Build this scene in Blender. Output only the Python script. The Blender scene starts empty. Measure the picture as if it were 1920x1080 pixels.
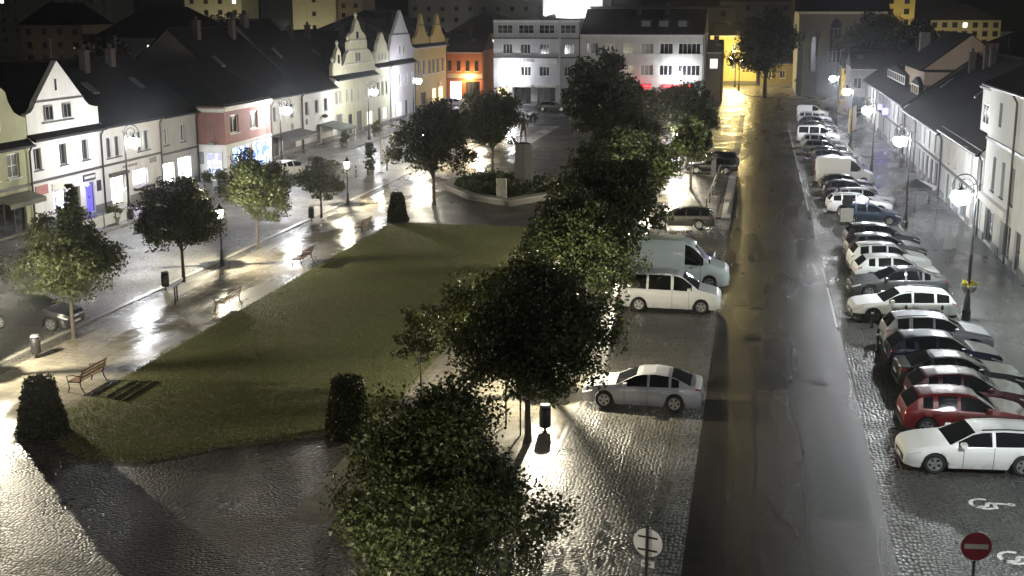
import bpy, math, random
import numpy as np
from mathutils import Vector, Matrix
R = math.radians
sc = bpy.context.scene
COL = sc.collection

# ------------------------------------------------------------------ camera, sky, exposure
CAM_H = 13.835
cd = bpy.data.cameras.new('camera')
cam = bpy.data.objects.new('camera', cd)
COL.objects.link(cam)
cam.location = (0, 0, CAM_H)
cam.rotation_euler = (R(90 - 12.7396), 0, R(11.1554))
cd.sensor_width = 36
cd.lens = 36 * 2300 / 1920
cd.clip_end = 3000
sc.camera = cam

w = bpy.data.worlds.new('World')
sc.world = w
w.use_nodes = True
wt = w.node_tree
bg = wt.nodes['Background']
sky = wt.nodes.new('ShaderNodeTexSky')
sky.sky_type = 'NISHITA'
sky.sun_disc = False
sky.sun_elevation = R(-2.35)
sky.sun_rotation = R(200)
hsv = wt.nodes.new('ShaderNodeHueSaturation')
hsv.inputs['Saturation'].default_value = 0.12
wt.links.new(sky.outputs[0], hsv.inputs['Color'])
wt.links.new(hsv.outputs[0], bg.inputs[0])
SKY_STRENGTH = 0.15
bg.inputs[1].default_value = SKY_STRENGTH

sc.view_settings.view_transform = 'Standard'
sc.view_settings.look = 'None'
sc.view_settings.exposure = 0.65
sc.view_settings.gamma = 1
sc.render.engine = 'CYCLES'
cy = sc.cycles
cy.use_denoising = True
try:
    cy.denoiser = 'OPENIMAGEDENOISE'
except Exception:
    pass
cy.max_bounces = 6
cy.diffuse_bounces = 2
cy.glossy_bounces = 3
cy.transmission_bounces = 2
cy.transparent_max_bounces = 8
cy.sample_clamp_indirect = 4
cy.sample_clamp_direct = 0
cy.caustics_reflective = False
cy.caustics_refractive = False

# ------------------------------------------------------------------ materials
MATS = {}
def newmat(name):
    m = bpy.data.materials.new(name)
    m.use_nodes = True
    return m, m.node_tree, m.node_tree.nodes['Principled BSDF']
def nd(nt, t, **kw):
    n = nt.nodes.new(t)
    for k, v in kw.items():
        setattr(n, k, v)
    return n
def mth(nt, op, a, b=None):
    n = nd(nt, 'ShaderNodeMath', operation=op)
    for i, s in enumerate((a, b)):
        if s is None: continue
        if isinstance(s, (int, float)): n.inputs[i].default_value = s
        else: nt.links.new(s, n.inputs[i])
    return n.outputs[0]
def rng(nt, s, a, b, c, d):
    n = nd(nt, 'ShaderNodeMapRange')
    nt.links.new(s, n.inputs[0])
    for i, v in zip((1, 2, 3, 4), (a, b, c, d)): n.inputs[i].default_value = v
    return n.outputs[0]
def mixc(nt, f, a, b, mode='MIX'):
    n = nd(nt, 'ShaderNodeMix', data_type='RGBA', blend_type=mode)
    for i, s in ((0, f), (6, a), (7, b)):
        if isinstance(s, (int, float)): n.inputs[i].default_value = s
        elif isinstance(s, tuple): n.inputs[i].default_value = s + (1,) if len(s) == 3 else s
        else: nt.links.new(s, n.inputs[i])
    return n.outputs[2]
def noise(nt, co, scale, detail=3, rough=.6):
    n = nd(nt, 'ShaderNodeTexNoise')
    n.inputs['Scale'].default_value = scale
    n.inputs['Detail'].default_value = detail
    n.inputs['Roughness'].default_value = rough
    if co is not None: nt.links.new(co, n.inputs['Vector'])
    return n.outputs[0]
def bump(nt, p, h, strength=.5, dist=.02):
    n = nd(nt, 'ShaderNodeBump')
    n.inputs['Strength'].default_value = strength
    n.inputs['Distance'].default_value = dist
    nt.links.new(h, n.inputs['Height'])
    nt.links.new(n.outputs[0], p.inputs['Normal'])
def coords(nt): return nd(nt, 'ShaderNodeTexCoord').outputs['Object']
def scaled(nt, co, s):
    n = nd(nt, 'ShaderNodeMapping')
    n.inputs['Scale'].default_value = s
    nt.links.new(co, n.inputs['Vector'])
    return n.outputs[0]

def M(name, col, rough=.6, metal=0, var=.15, vscale=3.0, bmp=0, bscale=40, coat=0, spec=.5):
    """plain surface with a little tonal noise"""
    if name in MATS: return MATS[name]
    m, nt, p = newmat(name)
    co = coords(nt)
    n = noise(nt, co, vscale, 4)
    f = rng(nt, n, .3, .7, 1 - var, 1 + var)
    c = mixc(nt, 1.0, tuple(col), f, 'MULTIPLY')
    nt.links.new(c, p.inputs['Base Color'])
    p.inputs['Roughness'].default_value = rough
    p.inputs['Metallic'].default_value = metal
    p.inputs['Coat Weight'].default_value = coat
    p.inputs['Coat Roughness'].default_value = .06
    p.inputs['Specular IOR Level'].default_value = spec
    if bmp: bump(nt, p, noise(nt, co, bscale, 2), bmp, .01)
    MATS[name] = m
    return m
def EM(name, col, strength, var=None):
    if name in MATS: return MATS[name]
    m, nt, p = newmat(name)
    p.inputs['Base Color'].default_value = (.05, .05, .05, 1)
    p.inputs['Emission Color'].default_value = tuple(col) + (1,)
    p.inputs['Emission Strength'].default_value = strength
    if var:   # lit display: blocks of a second colour behind the glass
        co = scaled(nt, coords(nt), (1.7, 1.7, 1.1))
        v = nd(nt, 'ShaderNodeTexVoronoi', distance='CHEBYCHEV')
        v.inputs['Scale'].default_value = 1.6
        nt.links.new(co, v.inputs['Vector'])
        f = rng(nt, v.outputs['Color'], .45, .55, 0, 1)
        nt.links.new(mixc(nt, f, tuple(col), tuple(var)), p.inputs['Emission Color'])
    MATS[name] = m
    return m
def lampglass(name, col, strength):
    m = bpy.data.materials.new(name); m.use_nodes = True
    nt = m.node_tree; nt.nodes.clear()
    o = nd(nt, 'ShaderNodeOutputMaterial'); a = nd(nt, 'ShaderNodeAddShader')
    e = nd(nt, 'ShaderNodeEmission'); t = nd(nt, 'ShaderNodeBsdfTransparent')
    e.inputs[0].default_value = tuple(col) + (1,); e.inputs[1].default_value = strength
    nt.links.new(e.outputs[0], a.inputs[0]); nt.links.new(t.outputs[0], a.inputs[1])
    nt.links.new(a.outputs[0], o.inputs[0])
    return m

def cobble(name, base, scale, fan=0, rlo=.22, rhi=.5, strength=.7, var=.35, wet=.25, tint=None, stretch=(1, 1, 1)):
    m, nt, p = newmat(name)
    co = coords(nt)
    src = co
    if fan:
        s = nd(nt, 'ShaderNodeSeparateXYZ'); nt.links.new(co, s.inputs[0])
        fx = mth(nt, 'MULTIPLY', mth(nt, 'SUBTRACT', mth(nt, 'FRACT', mth(nt, 'DIVIDE', s.outputs[0], fan)), .5), fan)
        rr = (fan * .72) ** 2
        arc = mth(nt, 'SQRT', mth(nt, 'SUBTRACT', rr, mth(nt, 'MULTIPLY', fx, fx)))
        y2 = mth(nt, 'SUBTRACT', s.outputs[1], arc)
        c = nd(nt, 'ShaderNodeCombineXYZ')
        nt.links.new(s.outputs[0], c.inputs[0]); nt.links.new(y2, c.inputs[1])
        src = c.outputs[0]
    if stretch != (1, 1, 1): src = scaled(nt, src, stretch)
    v = nd(nt, 'ShaderNodeTexVoronoi', voronoi_dimensions='2D')
    v.inputs['Scale'].default_value = scale
    v.inputs['Randomness'].default_value = .62
    nt.links.new(src, v.inputs['Vector'])
    h = rng(nt, v.outputs['Distance'], .2, .62, 1, 0)
    per = nd(nt, 'ShaderNodeSeparateColor'); nt.links.new(v.outputs['Color'], per.inputs[0])
    f = rng(nt, per.outputs[0], 0, 1, 1 - var, 1 + var)
    big = noise(nt, co, .35, 4)
    c = mixc(nt, 1.0, tuple(base), f, 'MULTIPLY')
    c = mixc(nt, rng(nt, big, .35, .65, 0, .5), c, tint or tuple(x * .6 for x in base))
    joint = rng(nt, v.outputs['Distance'], .42, .6, 0, 1)
    c = mixc(nt, mth(nt, 'MULTIPLY', joint, .8), c, (.012, .011, .01))
    nt.links.new(c, p.inputs['Base Color'])
    wetn = noise(nt, co, wet, 3)
    r = rng(nt, wetn, .38, .62, rlo, rhi)
    nt.links.new(mth(nt, 'ADD', r, mth(nt, 'MULTIPLY', per.outputs[1], .12)), p.inputs['Roughness'])
    p.inputs['Specular IOR Level'].default_value = .6
    tiltn = mth(nt, 'ADD', h, mth(nt, 'MULTIPLY', per.outputs[2], .35))
    bump(nt, p, tiltn, strength, .022)
    MATS[name] = m
    return m

def slabs(name, base, bw, bh, rlo=.15, rhi=.4, strength=.25, rot=0, wet=.4):
    m, nt, p = newmat(name)
    co = coords(nt)
    mp = nd(nt, 'ShaderNodeMapping'); mp.inputs['Rotation'].default_value = (0, 0, rot)
    nt.links.new(co, mp.inputs['Vector'])
    b = nd(nt, 'ShaderNodeTexBrick')
    b.inputs['Scale'].default_value = 1
    b.inputs['Brick Width'].default_value = bw; b.inputs['Row Height'].default_value = bh
    b.inputs['Mortar Size'].default_value = .012; b.inputs['Mortar Smooth'].default_value = .2
    b.inputs['Color1'].default_value = tuple(x * 1.15 for x in base) + (1,)
    b.inputs['Color2'].default_value = tuple(x * .8 for x in base) + (1,)
    b.inputs['Mortar'].default_value = tuple(x * .3 for x in base) + (1,)
    nt.links.new(mp.outputs[0], b.inputs['Vector'])
    big = noise(nt, co, .5, 5)
    c = mixc(nt, rng(nt, big, .35, .7, 0, .55), b.outputs[0], tuple(x * .5 for x in base))
    nt.links.new(c, p.inputs['Base Color'])
    wn = noise(nt, scaled(nt, co, (1, .35, 1)), wet, 4)
    nt.links.new(rng(nt, wn, .38, .62, rlo, rhi), p.inputs['Roughness'])
    p.inputs['Specular IOR Level'].default_value = .6
    fine = noise(nt, co, 9, 3)
    h = mth(nt, 'SUBTRACT', mth(nt, 'MULTIPLY', fine, .5), b.outputs[1])
    bump(nt, p, h, strength, .02)
    MATS[name] = m
    return m

def asphalt(name, base, rlo, rhi, strength=.35):
    m, nt, p = newmat(name)
    co = coords(nt)
    fine = noise(nt, co, 45, 2)
    big = noise(nt, scaled(nt, co, (1, .25, 1)), .5, 4)
    c = mixc(nt, rng(nt, big, .35, .65, 0, 1), tuple(base), tuple(x * .55 for x in base))
    c = mixc(nt, rng(nt, noise(nt, co, 2.2, 5, .7), .42, .62, 0, .6), c, tuple(x * .45 for x in base))
    c = mixc(nt, rng(nt, fine, .45, .75, 0, .5), c, tuple(x * 2.6 for x in base))
    nt.links.new(c, p.inputs['Base Color'])
    wn = noise(nt, scaled(nt, co, (1, .15, 1)), .5, 2)
    nt.links.new(rng(nt, wn, .25, .75, rlo, rhi), p.inputs['Roughness'])
    p.inputs['Specular IOR Level'].default_value = .2
    und = noise(nt, co, 3.0, 3)
    bump(nt, p, mth(nt, 'ADD', mth(nt, 'MULTIPLY', fine, .8), und), strength, .012)
    MATS[name] = m
    return m

def stucco(name, col, rough=.85, dirt=.25):
    if name in MATS: return MATS[name]
    m, nt, p = newmat(name)
    co = coords(nt)
    n1 = noise(nt, scaled(nt, co, (1, 1, .35)), 1.3, 5, .65)
    n2 = noise(nt, co, 26, 3)
    c = mixc(nt, rng(nt, n1, .42, .72, 0, dirt * 1.6), tuple(col), tuple(x * .55 for x in col))
    nt.links.new(c, p.inputs['Base Color'])
    p.inputs['Roughness'].default_value = rough
    p.inputs['Specular IOR Level'].default_value = .3
    bump(nt, p, n2, .15, .01)
    MATS[name] = m
    return m
def tiles(name, col):
    if name in MATS: return MATS[name]
    m, nt, p = newmat(name)
    co = coords(nt)
    wv = nd(nt, 'ShaderNodeTexBrick')
    wv.inputs['Scale'].default_value = 1
    wv.inputs['Brick Width'].default_value = .24; wv.inputs['Row Height'].default_value = .2
    wv.inputs['Mortar Size'].default_value = .02
    s = nd(nt, 'ShaderNodeSeparateXYZ'); nt.links.new(co, s.inputs[0])
    c3 = nd(nt, 'ShaderNodeCombineXYZ')
    nt.links.new(s.outputs[0], c3.inputs[0]); nt.links.new(mth(nt, 'MULTIPLY', s.outputs[2], 1.4), c3.inputs[1])
    nt.links.new(c3.outputs[0], wv.inputs['Vector'])
    wv.inputs['Color1'].default_value = tuple(x * 1.2 for x in col) + (1,)
    wv.inputs['Color2'].default_value = tuple(x * .75 for x in col) + (1,)
    wv.inputs['Mortar'].default_value = tuple(x * .3 for x in col) + (1,)
    n1 = noise(nt, co, .8, 4)
    c = mixc(nt, rng(nt, n1, .35, .7, 0, .6), wv.outputs[0], tuple(x * .5 for x in col))
    nt.links.new(c, p.inputs['Base Color'])
    p.inputs['Roughness'].default_value = .85
    p.inputs['Specular IOR Level'].default_value = .08
    bump(nt, p, mth(nt, 'SUBTRACT', 1.0, wv.outputs[1]), .6, .03)
    MATS[name] = m
    return m
def leafmat(name, col, trans=.35, var=.5):
    m = bpy.data.materials.new(name); m.use_nodes = True
    nt = m.node_tree; nt.nodes.clear()
    o = nd(nt, 'ShaderNodeOutputMaterial'); mx = nd(nt, 'ShaderNodeMixShader')
    d = nd(nt, 'ShaderNodeBsdfPrincipled'); t = nd(nt, 'ShaderNodeBsdfTranslucent')
    g = nd(nt, 'ShaderNodeNewGeometry')
    f = rng(nt, g.outputs['Random Per Island'], 0, 1, 1 - .8 * var, 1 + var)
    c = mixc(nt, 1.0, tuple(col), f, 'MULTIPLY')
    nt.links.new(c, d.inputs['Base Color'])
    nt.links.new(mixc(nt, 1.0, c, (1.3, 1.25, .55), 'MULTIPLY'), t.inputs['Color'])
    d.inputs['Roughness'].default_value = .52
    d.inputs['Specular IOR Level'].default_value = .4 if var > .4 else .25
    mx.inputs[0].default_value = trans
    nt.links.new(d.outputs[0], mx.inputs[1]); nt.links.new(t.outputs[0], mx.inputs[2])
    nt.links.new(mx.outputs[0], o.inputs[0])
    MATS[name] = m
    return m
def paint(name, col, metal=.0, rough=.28):
    if name in MATS: return MATS[name]
    m, nt, p = newmat(name)
    co = coords(nt)
    n = noise(nt, co, 2.2, 4)
    s = nd(nt, 'ShaderNodeSeparateXYZ'); nt.links.new(co, s.inputs[0])
    low = rng(nt, s.outputs[2], .2, .6, .5, 0)          # road dirt on the sills
    c = mixc(nt, mth(nt, 'MULTIPLY', low, rng(nt, n, .35, .65, .2, 1)), tuple(col), (.05, .045, .04))
    nt.links.new(c, p.inputs['Base Color'])
    p.inputs['Metallic'].default_value = metal
    p.inputs['Coat Weight'].default_value = .8
    p.inputs['Coat Roughness'].default_value = .05
    nt.links.new(rng(nt, n, .3, .7, rough + .08, rough + .24), p.inputs['Roughness'])
    MATS[name] = m
    return m

# ------------------------------------------------------------------ mesh helpers
class MB:
    def __init__(s): s.v = []; s.f = []; s.m = []
    def face(s, pts, m=0):
        n = len(s.v); s.v += [tuple(p) for p in pts]; s.f.append(tuple(range(n, n + len(pts)))); s.m.append(m)
    def box(s, x0, y0, z0, x1, y1, z1, m=0):
        n = len(s.v)
        s.v += [(x0, y0, z0), (x1, y0, z0), (x1, y1, z0), (x0, y1, z0), (x0, y0, z1), (x1, y0, z1), (x1, y1, z1), (x0, y1, z1)]
        for f in ((0, 3, 2, 1), (4, 5, 6, 7), (0, 1, 5, 4), (1, 2, 6, 5), (2, 3, 7, 6), (3, 0, 4, 7)):
            s.f.append(tuple(n + i for i in f)); s.m.append(m)
    def bevbox(s, x0, y0, z0, x1, y1, z1, b, m=0):
        """box with chamfered upright edges and top"""
        def ring(z, i): return [(x0 + i + b, y0 + i, z), (x1 - i - b, y0 + i, z), (x1 - i, y0 + i + b, z), (x1 - i, y1 - i - b, z),
                                (x1 - i - b, y1 - i, z), (x0 + i + b, y1 - i, z), (x0 + i, y1 - i - b, z), (x0 + i, y0 + i + b, z)]
        s.loft([ring(z0, 0), ring(z1 - b, 0), ring(z1, b)], True, True, m)
    def loft(s, rings, cap0=True, cap1=True, m=0):
        k = len(rings[0]); n = len(s.v)
        for r in rings: s.v += [tuple(p) for p in r]
        for i in range(len(rings) - 1):
            for j in range(k):
                a = n + i * k + j; b = n + i * k + (j + 1) % k
                s.f.append((a, b, b + k, a + k)); s.m.append(m)
        if cap0: s.f.append(tuple(n + j for j in reversed(range(k)))); s.m.append(m)
        if cap1: s.f.append(tuple(n + (len(rings) - 1) * k + j for j in range(k))); s.m.append(m)
    def lathe(s, prof, n=12, o=(0, 0, 0), m=0, caps=True):
        s.loft([[(o[0] + r * math.cos(2 * math.pi * j / n), o[1] + r * math.sin(2 * math.pi * j / n), o[2] + z) for j in range(n)] for r, z in prof], caps, caps, m)
    def tube(s, path, rad, n=6, m=0):
        P = [Vector(p) for p in path]; rs = []
        if not isinstance(rad, (list, tuple)): rad = [rad] * len(P)
        up = None
        for i, p in enumerate(P):
            d = (P[min(i + 1, len(P) - 1)] - P[max(i - 1, 0)])
            if d.length < 1e-6: d = Vector((0, 0, 1))
            d.normalize()
            if up is None:
                up = d.orthogonal().normalized()
            else:
                up = (up - d * up.dot(d))
                up = up.normalized() if up.length > 1e-5 else d.orthogonal().normalized()
            q = d.cross(up)
            rs.append([p + (up * math.cos(2 * math.pi * j / n) + q * math.sin(2 * math.pi * j / n)) * rad[i] for j in range(n)])
        s.loft(rs, True, True, m)
    def prism(s, pts, y0, y1, m=0):
        """outline in (x, z) extruded from y0 to y1; outline anticlockwise seen from -y"""
        n = len(s.v); k = len(pts)
        s.v += [(x, y0, z) for x, z in pts] + [(x, y1, z) for x, z in pts]
        s.f.append(tuple(n + i for i in range(k))); s.m.append(m)
        s.f.append(tuple(n + k + i for i in reversed(range(k)))); s.m.append(m)
        for i in range(k):
            j = (i + 1) % k
            s.f.append((n + j, n + i, n + k + i, n + k + j)); s.m.append(m)
    def build(s, name, mats, parent=None, smooth=None, loc=None):
        me = bpy.data.meshes.new(name)
        me.from_pydata(s.v, [], s.f)
        if not isinstance(mats, (list, tuple)): mats = [mats]
        for mt in mats: me.materials.append(mt)
        if len(mats) > 1: me.polygons.foreach_set('material_index', s.m)
        if smooth is not None:
            me.polygons.foreach_set('use_smooth', [True] * len(me.polygons))
            me.set_sharp_from_angle(angle=R(smooth))
        me.update()
        o = bpy.data.objects.new(name, me)
        COL.objects.link(o)
        if parent: o.parent = parent
        if loc: o.location = loc
        return o
def tag(o, label, cat, group=None):
    o['label'] = label; o['category'] = cat
    if group: o['group'] = group
    return o
def thing(name, label, cat, loc, rz=0, group=None):
    o = bpy.data.objects.new(name, None)
    COL.objects.link(o)
    o.empty_display_size = .3
    o.location = loc; o.rotation_euler = (0, 0, rz)
    return tag(o, label, cat, group)
def kids(o): return [c for c in COL.objects if c.parent == o]
def copy_tree(o, parent=None):
    c = o.copy(); COL.objects.link(c)
    if parent: c.parent = parent
    for ch in kids(o): copy_tree(ch, c)
    return c
def struct(o): o['kind'] = 'structure'; return o
def sheet(name, pts, z, mat, kind='structure'):
    b = MB(); b.face([(x, y, z) for x, y in pts]); o = b.build(name, mat); o['kind'] = kind; return o
def rect(x0, y0, x1, y1): return [(x0, y0), (x1, y0), (x1, y1), (x0, y1)]
def lamp_light(name, loc, col, power, rad=.12, parent=None, spot=None):
    l = bpy.data.lights.new(name, 'SPOT' if spot else 'POINT')
    l.color = col; l.energy = power; l.shadow_soft_size = rad
    if spot: l.spot_size = spot; l.spot_blend = .6
    o = bpy.data.objects.new(name, l); COL.objects.link(o); o.location = loc
    if parent: o.parent = parent
    return o
rnd = random.Random(7)

# ------------------------------------------------------------------ ground
m_far = cobble('far setts', (.10, .095, .085), 6.5, 0, .22, .45, .5)
m_sett = cobble('small setts', (.07, .066, .058), 9.0, 0, .24, .44, .9)
m_fan = cobble('fan setts', (.105, .10, .082), 8.5, 1.2, .2, .42, .8)
m_fan2 = cobble('fan setts parking', (.07, .072, .065), 8.5, 1.2, .26, .5, .7)
m_gut = cobble('gutter setts', (.10, .10, .09), 6.0, 0, .25, .5, .8, stretch=(1.3, .8, 1))
m_slab = slabs('path slabs', (.23, .21, .165), .9, .45, .10, .45, .35)
m_walk = slabs('pavement slabs', (.085, .09, .09), .5, .5, .18, .4, .3)
m_walk2 = slabs('left pavement slabs', (.13, .13, .13), .6, .6, .2, .42, .3)
m_asph = asphalt('wet asphalt', (.030, .027, .021), .2, .38, .5)
m_kerb = M('kerb stone', (.16, .155, .14), .5, var=.3, vscale=2)
m_paint = M('road paint', (.5, .5, .48), .5, var=.45, vscale=6)

sheet('ground', rect(-400, -40, 400, 900), 0, m_far)
sheet('road', rect(-1.35, 5, 4.05, 216), .006, m_asph)
sheet('parking_bays', rect(4.95, 5, 9.5, 212), .006, m_fan2)
sheet('gutter', rect(4.05, 5, 4.95, 212), .010, m_gut)
sheet('gutter', rect(-2.0, 5, -1.35, 212), .010, m_gut)
sheet('parking_bays', rect(-5.75, 5, -2.0, 83.5), .006, m_fan)
sheet('parking_bays', rect(-5.75, 106.5, -2.0, 170), .006, m_fan)
sheet('path', rect(-12.35, 30, -5.83, 112), .006, m_slab)
sheet('path', rect(-28.6, 18, -23.4, 150), .008, m_slab)
sheet('plaza', [(-23.4, 78.2), (-12.35, 78.2), (-12.35, 118), (-23.4, 118)], .006, m_sett)
sheet('plaza', rect(-28.6, 5, -5.83, 33.0), .004, m_sett)
sheet('street', rect(-40.2, 5, -29.6, 170), .006, cobble('street setts', (.15, .145, .13), 9.0, 0, .24, .44, .9))
sheet('road', rect(-40.2, 170.2, -5, 180), .007, m_asph)

# worn tar seams and patches lying in the asphalt
b = MB()
tr = random.Random(3)
for x, y0, y1 in ((1.9, 30, 62), (2.1, 64, 92), (.4, 34, 50)):
    y = y0; px = x
    while y < y1:
        nx = x + tr.uniform(-.12, .12)
        b.face([(px - .035, y, .0105), (px + .035, y, .0105), (nx + .035, y + 2, .0105), (nx - .035, y + 2, .0105)])
        px = nx; y += 2
for y in (52.3, 44.5, 46.2, 57.8):
    xx = -1.2; py = y
    while xx < 3.9:
        ny = y + tr.uniform(-.25, .25)
        b.face([(xx, py - .04, .0125), (xx + .85, ny - .04, .0125), (xx + .85, ny + .04, .0125), (xx, py + .04, .0125)])
        py = ny; xx += .85
struct(b.build('road_seam', M('tar seam', (.012, .012, .012), .35)))
b = MB()
for (x0, y0, x1, y1) in ((2.25, 33, 3.7, 40), (.3, 45, 1.7, 51), (2.4, 58, 3.9, 66), (-.9, 66, .8, 79)):
    b.face([(x0, y0, .0085), (x1, y0 + .2, .0085), (x1 - .1, y1, .0085), (x0 + .1, y1 - .3, .0085)])
struct(b.build('road_patch', asphalt('asphalt patch', (.03, .03, .027), .2, .4)))
b = MB()
for y0, y1 in ((88.5, 97), (97.8, 110), (112, 128), (130, 150), (64.0, 68.3), (55, 63.2)):
    b.face([(3.93, y0, .0145), (4.03, y0, .0145), (4.03, y1, .0145), (3.93, y1, .0145)])
struct(b.build('road_marking', m_paint))
b = MB()
for x, y in ((.3, 52.6), (2.9, 46.3), (1.6, 73), (.2, 90)):
    n_ = 16
    for r0_, r1_ in ((.0, .26), (.29, .34)):
        for k in range(n_):
            a0, a1 = 2 * math.pi * k / n_, 2 * math.pi * (k + 1) / n_
            q = [(x + r_ * math.cos(a_), y + r_ * math.sin(a_), .0165) for r_, a_ in ((r0_, a0), (r1_, a0), (r1_, a1), (r0_, a1))]
            b.face(q if r0_ else q[1:])
struct(b.build('drain_cover', M('cast iron', (.03, .03, .03), .3, metal=.7)))
b = MB()
for i in range(26):
    x = tr.uniform(-1, 3.6); y = 30 + 75 * tr.random() ** 1.4; a = tr.uniform(0, 3.14)
    for k in range(tr.randint(4, 9)):
        nx, ny = x + .35 * math.cos(a), y + .45 * math.sin(a); a += tr.uniform(-.6, .6)
        w_ = .012; b.face([(x - w_, y - w_, .0185), (x + w_, y + w_ * .2, .0185), (nx + w_, ny + w_, .0185), (nx - w_, ny, .0185)]); x, y = nx, ny
struct(b.build('road_crack', M('crack', (.008, .008, .008), .6)))
# wheelchair symbols painted on the bays (half worn)
def wheelchair(name, x, y, s=1.0):
    b = MB()
    def stroke(pts, wd=.07):
        for (x0, y0), (x1, y1) in zip(pts, pts[1:]):
            d = Vector((x1 - x0, y1 - y0)); 
            if d.length < 1e-4: continue
            n = Vector((-d.y, d.x)).normalized() * wd
            b.face([(x + s * (x0 + n.x), y + s * (y0 + n.y), .0145), (x + s * (x0 - n.x), y + s * (y0 - n.y), .0145),
                    (x + s * (x1 - n.x), y + s * (y1 - n.y), .0145), (x + s * (x1 + n.x), y + s * (y1 + n.y), .0145)])
    stroke([(-.05 + .42 * math.cos(R(t)), .42 * math.sin(R(t))) for t in range(70, 330, 20)])
    stroke([(.75, .12), (.1, .1), (-.0, -.25), (-.45, -.28)])
    stroke([(.3, .1), (.3, -.35)])
    stroke([(.85 + .1 * math.cos(R(t)), .12 + .1 * math.sin(R(t))) for t in range(0, 361, 45)], .05)
    struct(b.build(name, m_paint))
wheelchair('bay_marking', 6.95, 35.0, .85)
wheelchair('bay_marking', 7.1, 31.4, .85)

# raised pavements and kerbs
def slab(name, x0, y0, x1, y1, z0, z1, mat):
    b = MB(); b.box(x0, y0, z0, x1, y1, z1); return struct(b.build(name, mat))
slab('pavement', 9.65, 5, 14.6, 212, -.1, .09, m_walk)
slab('kerb', 9.5, 5, 9.648, 212, -.1, .1, m_kerb)
slab('pavement', -50, 5, -40.6, 170, -.1, .12, m_walk2)
slab('kerb', -40.6 + .002, 5, -40.42, 170, -.1, .13, m_kerb)
slab('kerb', -5.9, 5, -5.76, 83.5, -.1, .03, m_kerb)
slab('kerb', -29.55, 5, -29.3, 150, -.1, .04, M('pale kerb', (.32, .31, .28), .35))
slab('pavement', -5.7, 83.7, -2.02, 106.3, -.1, .10, m_sett)
slab('kerb', -2.0, 83.5, -1.4, 106.5, -.1, .13, M('pale kerb', (.32, .31, .28), .35))
# far pavement round the church
b = MB()
arc = [(-2.2 + 0, 214), (-1.2, 209.5), (1.2, 206.5), (5, 205), (22, 204), (22, 235), (-2.2, 235)]
b.loft([[(x, y, -.1) for x, y in arc], [(x, y, .14) for x, y in arc]])
struct(b.build('pavement', m_walk2))

# lawn with a rounded near end, and its grass
LAWN = [(-23.5, 78.0), (-23.5, 37.6), (-22.9, 36.3), (-21.2, 34.7), (-19.6, 33.8), (-18.1, 34.4), (-16.5, 35.8), (-13.8, 37.5), (-12.35, 38.4), (-12.35, 78.0)]
m, nt, p = newmat('lawn soil and turf')
co = coords(nt)
n1 = noise(nt, co, 30, 4); n2 = noise(nt, co, .28, 6, .7)
c = mixc(nt, rng(nt, n2, .35, .65, 0, 1), (.11, .125, .055), (.135, .122, .07))
c = mixc(nt, rng(nt, n1, .4, .7, 0, .8), c, (.034, .045, .016))
nt.links.new(c, p.inputs['Base Color']); p.inputs['Roughness'].default_value = .75
p.inputs['Specular IOR Level'].default_value = .2
bump(nt, p, n1, .9, .04)
sheet('lawn', LAWN, .02, m)
def inpoly(x, y, poly):
    c = np.zeros(len(x), bool)
    for (x0, y0), (x1, y1) in zip(poly, poly[1:] + poly[:1]):
        if y0 == y1: continue
        k = ((y0 > y) != (y1 > y)) & (x < (x1 - x0) * (y - y0) / (y1 - y0) + x0)
        c ^= k
    return c
def npmesh(name, V, F, mat):
    """V (n,3), F (m,k) numpy arrays to an object"""
    me = bpy.data.meshes.new(name)
    me.vertices.add(len(V)); me.vertices.foreach_set('co', V.astype(np.float32).ravel())
    k = F.shape[1]
    me.loops.add(F.size); me.loops.foreach_set('vertex_index', F.astype(np.int32).ravel())
    me.polygons.add(len(F))
    me.polygons.foreach_set('loop_start', np.arange(0, F.size, k, dtype=np.int32))
    me.materials.append(mat)
    me.update(calc_edges=True); me.validate()
    o = bpy.data.objects.new(name, me); COL.objects.link(o)
    return o
g = np.random.default_rng(5)
n = 130000
gx = g.uniform(-23.6, -12.2, n); gy = 33.5 + (g.uniform(0, 1, n) ** 1.35) * 44.2
gx += g.normal(0, .16, n); gy += g.normal(0, .34, n); k = inpoly(gx, gy, [((x + 18) * 1.02 - 18, (y - 60) * 1.035 + 60) for x, y in LAWN]); gx = gx[k]; gy = gy[k]; n = len(gx)
a = g.uniform(0, 6.28, n); hh = g.uniform(.025, .065, n); wd = g.uniform(.008, .022, n)
base = np.stack([gx, gy, np.full(n, .02)], 1)
dx = np.stack([np.cos(a), np.sin(a), np.zeros(n)], 1) * wd[:, None]
tip = base + np.stack([g.normal(0, .03, n), g.normal(0, .03, n), hh], 1)
V = np.stack([base - dx, base + dx, tip], 1).reshape(-1, 3)
o = npmesh('grass', V, np.arange(3 * n).reshape(-1, 3), leafmat('grass blade', (.13, .145, .066), .25, .25)); o['kind'] = 'stuff'
tag(o, 'short mown grass blades covering the lawn of the square', 'grass')

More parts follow.
